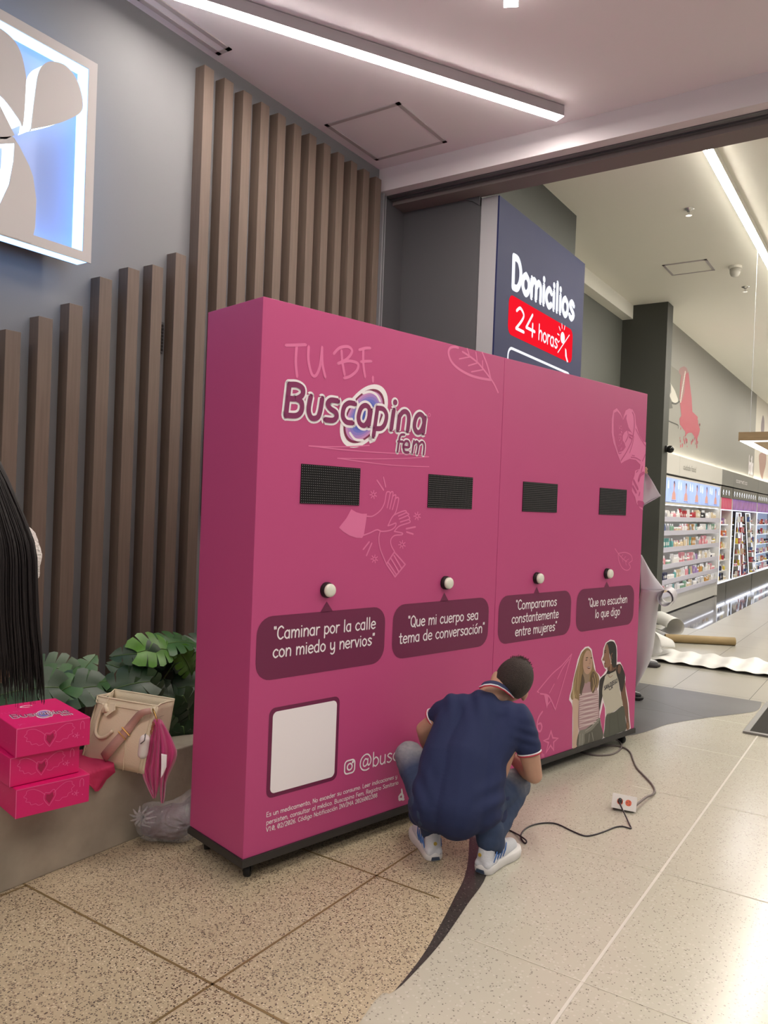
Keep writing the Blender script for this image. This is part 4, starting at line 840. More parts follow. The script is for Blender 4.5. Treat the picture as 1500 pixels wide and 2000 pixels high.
# scarf
m_scf = mat('satin pink scarf', '#b53a72', .3, sheen=.3, var=.12, vscale=9); m_scl = mat('pale pink scarf edge', '#d88bb0', .35); 
top = bagp(1.06, 0, .83*bh)-by*.035
t = thing('scarf', 'knotted satin pink scarf with white lettering hanging from the corner of the cream bag', 'scarf', top)
def spt(px, py, dd=0): 
    dep = (top-EYE).dot(_f)+dd; return Dp(px, py, dep)
def sheet(rows, dds, name, m, folds=3, amp=.01):
    mb = MB(); nr = len(rows)
    def Pn(a, b):
        y = b*(nr-1); i = min(int(y), nr-2); f_ = y-i
        l = V(rows[i][0]).lerp(V(rows[i+1][0]), f_); r_ = V(rows[i][1]).lerp(V(rows[i+1][1]), f_); p = l.lerp(r_, a)
        dd = dds[0]+(dds[1]-dds[0])*a+amp*math.sin(a*folds*2*math.pi+b*2)*min(1, b*2+.1)
        return spt(p.x, p.y, dd)
    mb.grid(Pn, 22, 16); return mb.build(name, m, t, smooth=True, solid=.0015)
sheet([((300, 1406), (312, 1404)), ((294, 1430), (312, 1435)), ((283, 1475), (312, 1480)), ((276, 1503), (312, 1505)), ((281, 1522), (311, 1530)), ((291, 1545), (308, 1545)), ((299, 1558), (304, 1559))], (.03, .0), 'scarf_fold', m_scf)
sheet([((276, 1503), (282, 1503)), ((281, 1522), (287, 1520)), ((291, 1545), (296, 1543)), ((299, 1560), (304, 1557))], (.026, .02), 'scarf_border', m_scl, 1, .002)
sheet([((303, 1404), (316, 1406)), ((306, 1430), (334, 1438)), ((308, 1460), (347, 1470)), ((310, 1490), (342, 1488)), ((312, 1530), (325, 1524)), ((313, 1560), (322, 1556)), ((315, 1569), (319, 1569))], (.0, .06), 'scarf_tail', m_scf, 2, .012)
sheet([((315, 1472), (326, 1474)), ((315, 1495), (325, 1498)), ((314, 1520), (319, 1512))], (-.012, -.008), 'scarf_print', m_wp, 1, .001)
# draped cloth
t = thing('pink_cloth', 'crumpled raspberry pink cloth draped over the bench edge beside the cartons', 'cloth', Zp(185, 1500, .354))
rows = [[(147, 1466), (165, 1464), (178, 1466), (192, 1474)], [(146, 1482), (168, 1476), (188, 1482), (222, 1490)], [(148, 1500), (172, 1500), (200, 1500), (225, 1508)], [(152, 1518), (175, 1520), (200, 1522), (208, 1522)], [(155, 1525), (178, 1532), (192, 1538), (200, 1536)], [(168, 1526), (180, 1538), (186, 1546), (192, 1545)]]
def clo(a, b):
    y = b*5; j = min(int(y), 4); f_ = y-j; x = a*3; i = min(int(x), 2); g = x-i
    p = (V(rows[j][i])*(1-g)+V(rows[j][i+1])*g)*(1-f_)+(V(rows[j+1][i])*(1-g)+V(rows[j+1][i+1])*g)*f_
    q = Zp(p.x, p.y, .372 if b < .6 else .372-(b-.6)*.02)
    if q.x > -2.825: q = Xp(p.x, p.y, -2.822)
    n_ = noise.noise(q*16); r_ = (EYE-q).normalized()
    return q+r_*(.012+.014*n_+.016*math.sin(a*9+b*3)*math.sin(b*3))
mb = MB(); mb.grid(clo, 40, 40); mb.build('cloth_folds', mat('raspberry jersey', '#bf2d5c', .8, bump=.1, bscale=300), t, smooth=True, solid=.003)
# ---- clear plastic sack
c = V((-2.66, 2.46, .0)); c = Zp(325, 1600, .10)
t = thing('plastic_sack', 'knotted clear plastic sack with dark purple contents on the floor by the bench', 'sack', (c.x, c.y, 0))
mb = MB(); s0 = V((c.x, c.y, 0))
wd = (_r0*1.0)
limb(mb, s0+V((0, 0, .085))-wd*.045, s0+V((0, 0, .09))+wd*.05, .072, .08); limb(mb, s0+wd*.07+V((0, .05, .13)), s0+wd*.09+V((0, .05, .18)), .05, .035)
fuse('contents', mb, mat('purple wrap contents', '#4a2b36', .6, var=.6, vscale=14), t, .012, 4, .010, 14)
m_pl = bpy.data.materials.new('clear plastic film'); m_pl.use_nodes = True; nt = m_pl.node_tree; b = nt.nodes['Principled BSDF']
b.inputs['Base Color'].default_value = (.85, .83, .86, 1); b.inputs['Roughness'].default_value = .06; b.inputs['Alpha'].default_value = .24; b.inputs['Specular IOR Level'].default_value = 1.0
n_ = nd(nt, 'ShaderNodeTexNoise'); n_.inputs['Scale'].default_value = 9; n_.inputs['Distortion'].default_value = 4; bp = nd(nt, 'ShaderNodeBump'); bp.inputs['Strength'].default_value = 1; bp.inputs['Distance'].default_value = .03
tc = nd(nt, 'ShaderNodeTexCoord'); nt.links.new(tc.outputs['Object'], n_.inputs['Vector']); nt.links.new(n_.outputs[0], bp.inputs['Height']); nt.links.new(bp.outputs[0], b.inputs['Normal'])
mb = MB(); limb(mb, s0+V((0, 0, .09))-wd*.055, s0+V((0, 0, .095))+wd*.07, .085, .09); limb(mb, s0+wd*.05+V((0, .03, .12)), s0+wd*.13+V((0, .05, .24)), .07, .035); limb(mb, s0-wd*.05+V((-.02, -.04, .12)), s0-wd*.03+V((.0, -.075, .15)), .04, .012)
fuse('plastic_film', mb, m_pl, t, .010, 3, .010, 16)
mb = MB(); kc = s0-wd*.035+V((0, -.085, .135))
for k in range(11):
    a = k*.57; mb.tube([kc, kc+wd*.03*math.cos(a)+V((0, -.02, .03*math.sin(a))), kc+wd*.062*math.cos(a+.15)+V((0, -.0, .05*math.sin(a+.1)))], [.004, .006, .002], 6)
mb.build('knot', m_pl, t, smooth=True)
# ---- monstera plants
m_lf = [mat('leaf green '+n, c, .38, var=.22, vscale=14, spec=.5) for n, c in (('dark', '#1f3a22'), ('mid', '#2f5a2a'), ('bright', '#4c7f26'), ('grey', '#3a5237'))]
m_stem = mat('leaf stem', '#4d6a33', .5)
def leaf_mesh(L, Wd, curl, fold):
    """split leaf: lobes from the midrib to the rim, gaps widening outwards"""
    mb = MB(); K = 5
    def hw(u): return Wd*(math.sin(math.pi*min(1, u*.93+.07))**.62)*(1-.25*u)
    def pos(u, s, w):   # w 0..1 from rib to rim
        x = s*w*hw(u); y = u*L - (.22*L*(w**1.4))*(1-u)*1.1 + .10*L*w*u
        return V((x, y, -curl*L*(y/L)**2+fold*abs(x)-.25*abs(x)**2/Wd))
    for s in (-1, 1):
        for k in range(K):
            u0, u1 = k/K, (k+1)/K
            for wi in range(4):
                for h in range(2):
                    vs = []
                    for (a, b) in ((h/2, wi/4), ((h+1)/2, wi/4), ((h+1)/2, (wi+1)/4), (h/2, (wi+1)/4)):
                        g = .15*max(0, b-.30)/.70 if 0 < k < K-1 else .04*b
                        uu = u0+(u1-u0)*(g+(1-2*g)*a); vs.append(pos(uu, s, b*(1-.06*abs(2*a-1)**2*(b > .9))))
                    mb.add(vs, [(0, 1, 2, 3) if s > 0 else (0, 3, 2, 1)])
    mb.mi = 1; mb.tube([pos(u/8, 1, 0)+V((0, 0, .0015)) for u in range(9)], .002, 5)
    return mb
def plant(name_lb, root, leaves, grp=None):
    t = thing('monstera_plant', name_lb, 'plant', root); r_ = V(root)
    for (px, py, xx, L, ang, tilt, mi) in leaves:
        c = Xp(px, py, xx); L *= 1.18; mb = leaf_mesh(L, L*.50, .35+.2*random.random(), .25)
        # leaf frame: tip direction in the wall plane given by ang (0 = right, 90 = up), face tilted towards the viewer
        a = math.radians(ang); tip = (V((0.25, 1, 0)).normalized()*math.cos(a)+UP*math.sin(a)).normalized()
        nrm = (V((.75, -.55, .45+tilt))).normalized(); nrm = (nrm-tip*nrm.dot(tip)).normalized(); xx_ = tip.cross(nrm)
        M = Matrix((xx_, tip, nrm)).transposed(); vs = [c-tip*L*.5+M @ v for v in mb.v]; mb.v = vs
        o = mb.build('leaf', [m_lf[mi], m_stem], t, smooth=True, merge=.0004)
        b0 = c-tip*L*.5; MB().tube([b0, b0+(r_-b0)*.35+UP*.03, r_+V((0, random.uniform(-.04, .04), 0))], .004, 6).build('stem', m_stem, t, smooth=True)
    return t
plant('green monstera plant behind the carton stack, left of the cream bag', (-3.27, 2.05, .30), [
    (118, 1330, -3.15, .20, 150, .3, 1), (135, 1343, -3.08, .21, 175, .5, 0), (165, 1335, -3.15, .20, 20, .4, 1), (100, 1300, -3.28, .17, 160, .4, 3), (95, 1360, -3.12, .17, 200, .3, 1), (160, 1310, -3.25, .14, 60, .3, 1), (60, 1340, -3.1, .2, 170, .3, 0), (120, 1372, -3.2, .15, -20, .3, 3)])
random.seed(5)
rl = [(270, 1273, -3.12, .15, 165, .3, 0), (312, 1262, -3.10, .20, 10, .2, 2), (345, 1247, -3.15, .19, 20, .9, 1), (370, 1275, -3.15, .15, -30, .3, 1), (245, 1333, -3.08, .21, 175, .4, 0), (262, 1312, -3.18, .15, 140, .3, 3), (320, 1312, -3.2, .16, -10, .3, 0), (372, 1300, -3.12, .15, -50, .2, 2), (300, 1355, -3.06, .16, -60, .3, 3), (368, 1338, -3.12, .17, 170, .3, 0), (350, 1365, -3.1, .18, -20, .4, 0), (372, 1385, -3.06, .15, -60, .3, 3), (345, 1410, -3.02, .16, -70, .3, 0), (328, 1385, -3.1, .15, -30, .4, 0), (372, 1420, -3.02, .16, -80, .3, 0), (335, 1437, -3.0, .14, -60, .3, 3), (300, 1300, -3.22, .17, 120, .3, 0), (355, 1320, -3.2, .16, 60, .4, 0), (285, 1340, -3.2, .15, 200, .3, 0), (380, 1255, -3.2, .17, 40, .4, 0), (362, 1448, -2.98, .13, -80, .3, 0), (340, 1340, -3.22, .18, 20, .4, 0), (310, 1380, -3.2, .18, -30, .3, 0), (300, 1285, -3.25, .16, -160, .4, 0), (330, 1290, -3.25, .17, 0, .4, 3), (375, 1360, -3.2, .18, 0, .4, 0)]
plant('large dense green monstera plant beside the pink wall behind the bag', (-3.27, 2.62, .30), rl)
t = thing('fern', 'small fern with narrow fronds between the two monstera plants', 'plant', (-3.2, 2.2, .30))
for k in range(16):
    a = math.radians(20+140*k/15); d = (V((.25, 1, 0)).normalized()*math.cos(a)+UP*math.sin(a)*.8+V((.15*random.random(), 0, 0))); L = .14+.07*random.random(); b0 = V((-3.2, 2.2+.03*math.sin(k), .32)); mb = MB()
    for j in range(9):
        p = b0+d*L*j/9; 
        for s in (-1, 1):
            q = p+(V((0, 1, 0))*s*.022*(1-j/11)+d*.02); mb.add([p, p+d*.006, q], [(0, 1, 2)])
    mb.tube([b0, b0+d*L], .0012, 4); mb.build('frond', m_lf[1], t)
# ================================================================== people
D0 = 3.34
def M_(px, py, off, d0=D0): return Dp(px, py, d0+off)
CR = V((math.cos(yaw), math.sin(yaw), 0)); CF = V((-math.sin(yaw), math.cos(yaw), 0))
def hand(mb, wrist, fdir, palm, side, curl=.5, s=1.0):
    """palm with four curled fingers and a thumb leaving the side near the wrist"""
    f = V(fdir).normalized(); n = V(palm); n = (n-f*n.dot(f)).normalized(); x = f.cross(n)*side; w = V(wrist)
    for k in (-1.2, -.4, .4, 1.2): limb(mb, w+x*k*.012*s, w+f*.085*s+x*k*.0215*s, .016*s, .0125*s, 8)
    for k, L in ((-1.5, .066), (-.5, .078), (.5, .073), (1.5, .056)):
        p = w+f*.088*s+x*k*.018*s; d = f.copy(); seg = L*s/2.3
        for j in range(3):
            a = curl*(.5+.45*j); d = (f*math.cos(a*(j+1)*.7)+n*math.sin(a*(j+1)*.7)).normalized(); q = p+d*seg*(1-.12*j); limb(mb, p, q, (.0092-.0008*j)*s, (.0086-.0009*j)*s, 8); p = q
    p = w+f*.022*s-x*.024*s; q = p+(f*.7-x*.75+n*.25).normalized()*.036*s; r_ = q+(f*.92-x*.1+n*.45).normalized()*.032*s; limb(mb, p, q, .014*s, .0105*s, 8); limb(mb, q, r_, .0102*s, .0085*s, 8)
# ---- crouching installer
foot = Zp(895, 1690)
man = thing('person', 'crouching person in navy polo shirt, faded jeans and white trainers, back turned', 'person', (foot.x, foot.y, 0))
mb = MB()
hipL, hipR = M_(850, 1572, .04), M_(932, 1572, .04); kneL, kneR = M_(800, 1477, .27), M_(1006, 1532, .27)
ankL, ankR = None, None
fL = (CF*.97-CR*.26).normalized(); fR = (CF*.80+CR*.60).normalized(); hl = Zp(849, 1682); hr = Zp(940, 1707)
ankL = hl+fL*.055+UP*.12; ankR = hr+fR*.055+UP*.12
limb(mb, hipL, hipR, .10, .10); limb(mb, hipL, kneL, .08, .055); limb(mb, hipR, kneR, .08, .055); limb(mb, kneL, ankL, .052, .038); limb(mb, kneR, ankR, .052, .038)
for ank, fd in ((ankL, fL), (ankR, fR)): limb(mb, ank, V((ank.x, ank.y, .06)), .034, .030); limb(mb, V((ank.x, ank.y, .055)), V((ank.x, ank.y, .045))+fd*.13, .028, .022)
chest = M_(938, 1400, .20)
for a, b, ra, rb in ((M_(850, 1565, .06), M_(890, 1400, .22), .09, .065), (M_(893, 1570, .05), M_(938, 1398, .21), .10, .085), (M_(930, 1565, .06), M_(998, 1412, .18), .09, .065), (M_(890, 1388, .22), M_(1008, 1404, .17), .055, .055)): limb(mb, a, b, ra, rb)
limb(mb, M_(955, 1362, .24), M_(985, 1342, .30), .056, .056)
hc = M_(1001, 1329, .32)
e1 = (CR*math.cos(.52)-UP*math.sin(.52)).normalized(); fc = (CF*.72-UP*.55+CR*.25); fc = (fc-e1*fc.dot(e1)).normalized(); up_ = e1.cross(fc); RH = Matrix((e1, fc, up_)).transposed()
ell(mb, hc, RH, (.080, .100, .104)); ell(mb, hc+RH @ V((0, .035, -.055)), RH, (.056, .062, .062))
ell(mb, hc+RH @ V((0, .10, -.03)), RH, (.012, .020, .018)); ell(mb, hc+RH @ V((0, .088, -.072)), RH, (.024, .014, .008)); ell(mb, hc+RH @ V((0, .088, -.005)), RH, (.05, .012, .01))
for s in (-1, 1): ell(mb, hc+RH @ V((s*.086, .005, -.030)), RH, (.011, .018, .030), 10, 8); ell(mb, hc+RH @ V((s*.03, .086, -.022)), RH, (.013, .01, .007))
elL, elR = M_(828, 1424, .30), M_(1043, 1514, .15); wrL, wrR = M_(852, 1492, .50), M_(1006, 1484, .40)
limb(mb, M_(886, 1385, .21), elL, .050, .037); limb(mb, elL, elL.lerp(wrL, .3), .037, .041); limb(mb, elL.lerp(wrL, .3), wrL, .041, .027)
limb(mb, M_(1012, 1408, .16), M_(1035, 1478, .14), .052, .046); limb(mb, M_(1035, 1478, .14), elR, .046, .038); limb(mb, elR, elR.lerp(wrR, .3), .038, .044); limb(mb, elR.lerp(wrR, .3), wrR, .044, .028)
hand(mb, wrL, (CR*.5+CF*.6-UP*.6), -UP*.3-CF*.2+CR, 1, .7); hand(mb, wrR, (-CR*.6+CF*.6-UP*.35), -UP-CF*.2, -1, .7)
fuse('body', mb, m_skin, man, .0055, 5)
# shirt
m_navy = mat('navy pique', '#19254c', .85, bump=.12, bscale=420, var=.05, vscale=5); mb = MB()
for a, b, ra, rb in ((M_(852, 1572, .03), M_(868, 1480, .10), .118, .105), (M_(893, 1578, .0), M_(908, 1480, .08), .132, .12), (M_(932, 1572, .03), M_(948, 1480, .10), .118, .10),
                     (M_(868, 1480, .10), M_(890, 1394, .205), .105, .078), (M_(908, 1480, .08), M_(940, 1390, .20), .12, .098), (M_(948, 1480, .10), M_(1000, 1408, .165), .10, .078),
                     (M_(890, 1385, .21), M_(1010, 1404, .165), .072, .072), (M_(886, 1383, .215), M_(856, 1397, .26), .066, .052), (M_(1012, 1408, .16), M_(1031, 1458, .145), .073, .060), (M_(830, 1545, .10), M_(820, 1590, .08), .06, .05), (M_(975, 1560, .10), M_(965, 1600, .06), .05, .05)): limb(mb, a, b, ra, rb)
sh = fuse('polo_shirt', mb, m_navy, man, .008, 8)
for v in sh.data.vertices:   # cloth folds: vertical creases from the collar, diagonal ones at the waist
    q = v.co+ORG[man.name]; w_ = (q-EYE); d_ = w_.dot(_f); x = 750+F*w_.dot(_r)/d_; y = 1000-F*w_.dot(_u)/d_
    k1 = math.exp(-((y-1365)/45)**2)*math.sin(x*.22-y*.03); k2 = math.exp(-(((x-975)/35)**2+((y-1570)/50)**2))*math.sin((x*.5+y)*.16); k3 = math.exp(-(((x-800)/40)**2+((y-1540)/60)**2))*math.sin((x-y*.4)*.2); k4 = math.exp(-(((x-1030)/25)**2+((y-1440)/25)**2))*math.sin((y-x*.3)*.3)
    v.co += v.normal*(.0035*k1+.006*k2+.005*k3+.004*k4+.003*noise.noise(q*9))
def hem(c, ax, r, name='sleeve_trim', e=(1, 1)):
    ax = V(ax).normalized(); a = ax.cross(UP).normalized(); b = ax.cross(a)
    for j, (cc, dz) in enumerate((('#d9d6dc', .0), ('#b8283f', .0055))):
        MB().tube([V(c)+ax*dz+(a*math.cos(k*math.pi/12)*e[0]+b*math.sin(k*math.pi/12)*e[1])*r for k in range(25)], .0032, 6, False).build(name, mat('trim '+'wr'[j]+' knit', cc, .7), man, smooth=True)
hem(M_(1033.5, 1469, .142), M_(1037, 1485, .14)-M_(1031, 1458, .145), .0535); hem(M_(848, 1402, .272), elL-M_(886, 1385, .21), .046)
# collar
cl = [(936, 1341, .16), (946, 1337, .15), (958, 1336, .15), (972, 1339, .16), (985, 1346, .175), (995, 1354, .20), (1003, 1362, .235)]
cu = [(944, 1332, .21), (952, 1329, .20), (963, 1328, .20), (976, 1331, .21), (987, 1339, .225), (997, 1349, .245), (1003, 1358, .265)]
cl = [M_(*p)-CF*.0 for p in cl]; cu = [M_(*p) for p in cu]; mb = MB(); n = len(cl)
mb.add(cl+cu, [(i, i+1, n+i+1, n+i) for i in range(n-1)]); mb.build('collar', m_navy, man, smooth=True, solid=.005, sub=1)
for j, (cc, dy) in enumerate((('w', 0), ('r', .006))): MB().tube([p-UP*dy-CF*.004 for p in cl], .003, 6).build('collar_trim', MATS['trim '+cc+' knit'], man, smooth=True)
# jeans
def jeans():
    m = mat('faded denim', '#2c3f5e', .85, bump=.15, bscale=350); nt = m.node_tree; b = nt.nodes['Principled BSDF']; L = nt.links.new
    tc = nd(nt, 'ShaderNodeTexCoord'); nz = nd(nt, 'ShaderNodeTexNoise'); nz.inputs['Scale'].default_value = 30; nz.inputs['Detail'].default_value = 5; mp = nd(nt, 'ShaderNodeMapping'); mp.inputs['Scale'].default_value = (1, 1, 2.5); L(tc.outputs['Object'], mp.inputs[0]); L(mp.outputs[0], nz.inputs['Vector']); last = None
    for c, r in ((kneL+UP*.05, .15), (kneR+UP*.04-CR*.03, .14)):
        c = c-ORG[man.name]; d = nd(nt, 'ShaderNodeVectorMath', operation='DISTANCE'); L(tc.outputs['Object'], d.inputs[0]); d.inputs[1].default_value = c
        mr = nd(nt, 'ShaderNodeMapRange'); mr.inputs['From Min'].default_value = r; mr.inputs['From Max'].default_value = r*.25; L(d.outputs['Value'], mr.inputs[0])
        if last is None: last = mr.outputs[0]
        else: a = nd(nt, 'ShaderNodeMath', operation='MAXIMUM'); L(last, a.inputs[0]); L(mr.outputs[0], a.inputs[1]); last = a.outputs[0]
    mu = nd(nt, 'ShaderNodeMath', operation='MULTIPLY_ADD'); L(nz.outputs[0], mu.inputs[0]); mu.inputs[1].default_value = .9; mu.inputs[2].default_value = .35
    m2 = nd(nt, 'ShaderNodeMath', operation='MULTIPLY'); L(last, m2.inputs[0]); L(mu.outputs[0], m2.inputs[1]); m2.use_clamp = True
    mx = nd(nt, 'ShaderNodeMix', data_type='RGBA'); L(m2.outputs[0], mx.inputs[0]); mx.inputs[6].default_value = lin('#2b3b58'); mx.inputs[7].default_value = lin('#98989a'); L(mx.outputs[2], b.inputs['Base Color']); return m
mb = MB()
limb(mb, hipL, hipR, .118, .118); limb(mb, hipL, kneL, .10, .070); limb(mb, hipR, kneR, .10, .073)
limb(mb, kneL, ankL+UP*.01, .068, .052); limb(mb, kneR, ankR+UP*.01, .072, .056)
limb(mb, ankR+UP*.05+fR*.01, ankR-UP*.015+fR*.03+CR*.01, .058, .050); limb(mb, ankL+UP*.05, ankL-UP*.005+fL*.01, .054, .050)
limb(mb, hipR+CR*.02, kneR.lerp(ankR, .35)-CF*.02, .07, .05); limb(mb, hipL, kneL.lerp(ankL, .35), .07, .05)
fuse('jeans', mb, jeans(), man, .008, 6, .004, 22)
# hair
m_hair = mat('dark cropped hair', '#332a25', .75, bump=.9, bscale=260, var=.35, vscale=90)
mb = MB(); ell(mb, hc+RH @ V((0, -.012, .008)), RH, (.0855, .101, .104), 28, 20)
o = fuse('hair', mb, m_hair, man, .005, 2); mb = MB()
random.seed(11)
for k in range(340):
    a = random.uniform(0, 2*math.pi); b = random.uniform(.8, 1.5); d = V((math.cos(b)*math.cos(a)*.084, math.cos(b)*math.sin(a)*.1, math.sin(b)*.103)); p = hc+RH @ (V((0, -.012, .008))+d); n_ = (RH @ d).normalized()
    q = p+n_*(.004+.012*random.random()*math.sin(b)**4)+V((random.uniform(-.005, .005), random.uniform(-.005, .005), random.uniform(-.004, .005))); mb.tube([p-n_*.002, q], [.0016, .0005], 4)
mb.build('hair_tufts', m_hair, man)
# trainers
m_sh = mat('white mesh trainer', '#c9ccd2', .6, bump=.2, bscale=160); m_sole = mat('white rubber sole', '#d6d4d2', .45); m_blu = mat('blue accent', '#3f72b8', .5); m_gl = mat('dark sole window', '#3a4658', .15)
def trainer(hp, fd, parent, upm=m_sh, solm=m_sole, fancy=True, sc=1.0):
    fd = V(fd).normalized(); sd = fd.cross(UP); h = V((hp[0], hp[1], 0)); pt = lambda f, s, z: h+(fd*f+sd*s)*sc+UP*z*sc
    out = [(0, -.024), (-.006, 0), (0, .024), (.02, .038), (.07, .037), (.13, .040), (.19, .051), (.24, .048), (.278, .026), (.287, 0), (.278, -.024), (.24, -.040), (.19, -.043), (.13, -.037), (.07, -.037), (.02, -.038)]
    mb = MB(); oo = smooth_pts(out, 3, True); n = len(oo); vs = []
    for z, e in ((0, -.003), (.006, .001), (.02, .003), (.032, .0), (.036, -.006)): vs += [pt(f+(e if f > .14 else -e), s*(1+e*14), z+(.010 if f > .26 and z < .01 else 0)) for f, s in oo]
    fs = [(r_*n+i, r_*n+(i+1) % n, (r_+1)*n+(i+1) % n, (r_+1)*n+i) for r_ in range(4) for i in range(n)]+[tuple(reversed(range(n))), tuple(4*n+i for i in range(n))]
    mb.add(vs, fs); sole = mb.build('trainer_sole', solm, parent, smooth=True)
    mb = MB()
    limb(mb, pt(.030, 0, .055), pt(.045, 0, .118), .036, .036); limb(mb, pt(.04, 0, .05), pt(.14, 0, .055), .036, .038); limb(mb, pt(.14, 0, .05), pt(.235, .002, .040), .040, .032); limb(mb, pt(.04, 0, .11), pt(.14, 0, .078), .035, .036); limb(mb, pt(.024, 0, .03), pt(.026, 0, .06), .027, .027)
    for s_ in (-1, 1): limb(mb, pt(.012, s_*.018, .035), pt(.06, s_*.022, .045), .02, .02)
    up = fuse('trainer_upper', mb, upm, parent, .005, 5)
    if fancy:
        MB().prism([pt(-.0125, s, z) for s, z in ((-.019, .008), (.019, .008), (.016, .021), (-.016, .021))], fd*.004).build('sole_window', m_gl, sole)
        MB().lathe([(.008, 0), (.008, .003)], pt(-.010, -.004, .078), 12, R=Matrix((sd, UP, -fd)).transposed()).build('heel_badge', mat('yellow badge', '#a9923a', .4), up)
        for s_ in (-1, 1):
            for k in range(4):
                a, b, c = pt(.03+.025*k, s_*.0375, .045), pt(.045+.025*k, s_*.0395, .07), pt(.062+.025*k, s_*.034, .09)
                MB().tube([a, b, c], [.002, .0035, .002], 6).build('accent_stripe', m_blu, up, smooth=True)
        mb = MB()
        for k in range(5): mb.tube([pt(.10+.02*k, -.022, .096-.008*k), pt(.105+.02*k, 0, .104-.009*k), pt(.10+.02*k, .022, .096-.008*k)], .0028, 6)
        mb.build('laces', m_sh, up, smooth=True)
trainer((hl.x, hl.y), fL, man, sc=1.05); trainer((hr.x, hr.y), fR, man, sc=1.08)
# pink squeegee held in the hands
c = M_(1002, 1490, .44); t = thing('applicator_card', 'small pink applicator card held in the crouching person\'s hand', 'tool', c)
MB().prism([c-CR*.04-UP*.01, c+CR*.035-UP*.012, c+CR*.04+UP*.014, c-CR*.035+UP*.016], CF*.004).build('card', mat('pink card', '#e0709c', .4), t, bevel=.001)
# ---- dark-haired visitor at the left edge
WD = 1.6; W_ = lambda px, py, off=0: Dp(px, py, WD+off)
hw = W_(-148, 900, .08); gx = V((hw.x, hw.y, 0))
wm = thing('person', 'standing person with very long straight dark hair at the left photo edge', 'person', gx)
mb = MB(); ax = CR; hz = hw.z
S3 = lambda r_, f_, z: gx+CR*r_+CF*f_+UP*z
ell(mb, S3(0, .0, hz), Matrix((CR, CF, UP)).transposed(), (.073, .09, .11)); ell(mb, S3(0, .035, hz-.06), Matrix((CR, CF, UP)).transposed(), (.05, .055, .06)); ell(mb, S3(0, .092, hz-.02), Matrix.Identity(3), (.012, .014, .018))
for s in (-1, 1): ell(mb, S3(s*.075, 0, hz-.01), Matrix.Identity(3), (.01, .014, .028), 10, 8)
limb(mb, S3(0, -.01, hz-.09), S3(0, -.01, hz-.20), .05, .052)
limb(mb, S3(0, 0, 1.30), S3(0, 0, 1.02), .105, .10); limb(mb, S3(-.14, 0, 1.36), S3(.14, 0, 1.36), .05, .05); limb(mb, S3(-.03, 0, .95), S3(.03, 0, .95), .105, .105)
for s in (-1, 1):
    limb(mb, S3(s*.065, 0, .92), S3(s*.085, 0, .50), .075, .052); limb(mb, S3(s*.085, 0, .50), S3(s*.09, -.01, .09), .052, .034); limb(mb, S3(s*.09, -.02, .06), S3(s*.10, .13, .035), .035, .028)
    limb(mb, S3(s*.165, 0, 1.35), S3(s*.12, .10, 1.14), .044, .034); limb(mb, S3(s*.12, .10, 1.14), S3(s*.04-.02, .26, 1.16), .037, .026); hand(mb, S3(s*.04-.02, .26, 1.16), CF*.8-CR*s*.5, UP, -s, .6, .92)
fuse('body', mb, m_skin, wm, .0075, 5)
m_flu = mat('fluffy white fleece', '#e2dbd8', .95, bump=1, bscale=180); mb = MB()
limb(mb, S3(0, 0, 1.32), S3(0, 0, 1.08), .118, .112); limb(mb, S3(-.15, 0, 1.37), S3(.15, 0, 1.37), .065, .065)
limb(mb, S3(-.165, 0, 1.36), S3(-.175, .03, 1.22), .058, .05)
a, b = W_(30, 1075, .07), W_(57, 1094, .08); limb(mb, S3(.10, .03, 1.40), W_(30, 1060, .07), .05, .045); limb(mb, W_(30, 1060, .07), W_(52, 1090, .08), .045, .034); limb(mb, W_(52, 1090, .08), W_(66, 1122, .08), .034, .014)
fuse('fleece_top', mb, m_flu, wm, .009, 3, .004, 60)
mb = MB(); limb(mb, S3(-.03, 0, .97), S3(.03, 0, .97), .115, .115)
for s in (-1, 1): limb(mb, S3(s*.065, 0, .92), S3(s*.085, 0, .50), .08, .062); limb(mb, S3(s*.085, 0, .50), S3(s*.09, -.01, .10), .064, .055)
fuse('trousers', mb, mat('black trousers', '#121113', .8), wm, .010, 5)
for s in (-1, 1): q = S3(s*.095, -.065, 0); trainer((q.x, q.y), CF+CR*s*.1, wm, mat('black shoe', '#161617', .4), m_rubber, False, .86)
m_lh = mat('long dark hair', '#170f10', .5, spec=.35)
Redge = [(-30, 845), (0, 905), (14, 933), (36, 980), (52, 1020), (66, 1056), (72, 1090), (73, 1140), (76, 1210), (82, 1280), (86, 1336), (87, 1372)]
def edge(tt):
    y = 845+tt*530
    for i in range(len(Redge)-1):
        if Redge[i][1] <= y <= Redge[i+1][1]: k = (y-Redge[i][1])/(Redge[i+1][1]-Redge[i][1]); return Redge[i][0]+(Redge[i+1][0]-Redge[i][0])*k, y
    return 87, y
random.seed(3); mb = MB(); mb2 = MB()
def hpnt(a, tt, layer):   # a 0..1 from right edge to the left edge of the fall
    x, y = edge(tt); xl = -200-70*min(1, tt*1.6); xx = x+(xl-x)*a
    bulge = .055*math.sin(math.pi*min(1, max(0, a)))
    return W_(xx, y, .04-bulge-layer*.02-.02*math.sin(tt*3))
mb2.grid(lambda a, b: hpnt(.012+.96*a, b*.86, -.3), 30, 30)
sh_ = mb2
ell(mb2, S3(0, -.012, hz+.012), Matrix((CR, CF, UP)).transposed(), (.092, .105, .118), 24, 16)
mb2.build('hair_mass', m_lh, wm, smooth=True, solid=.02)
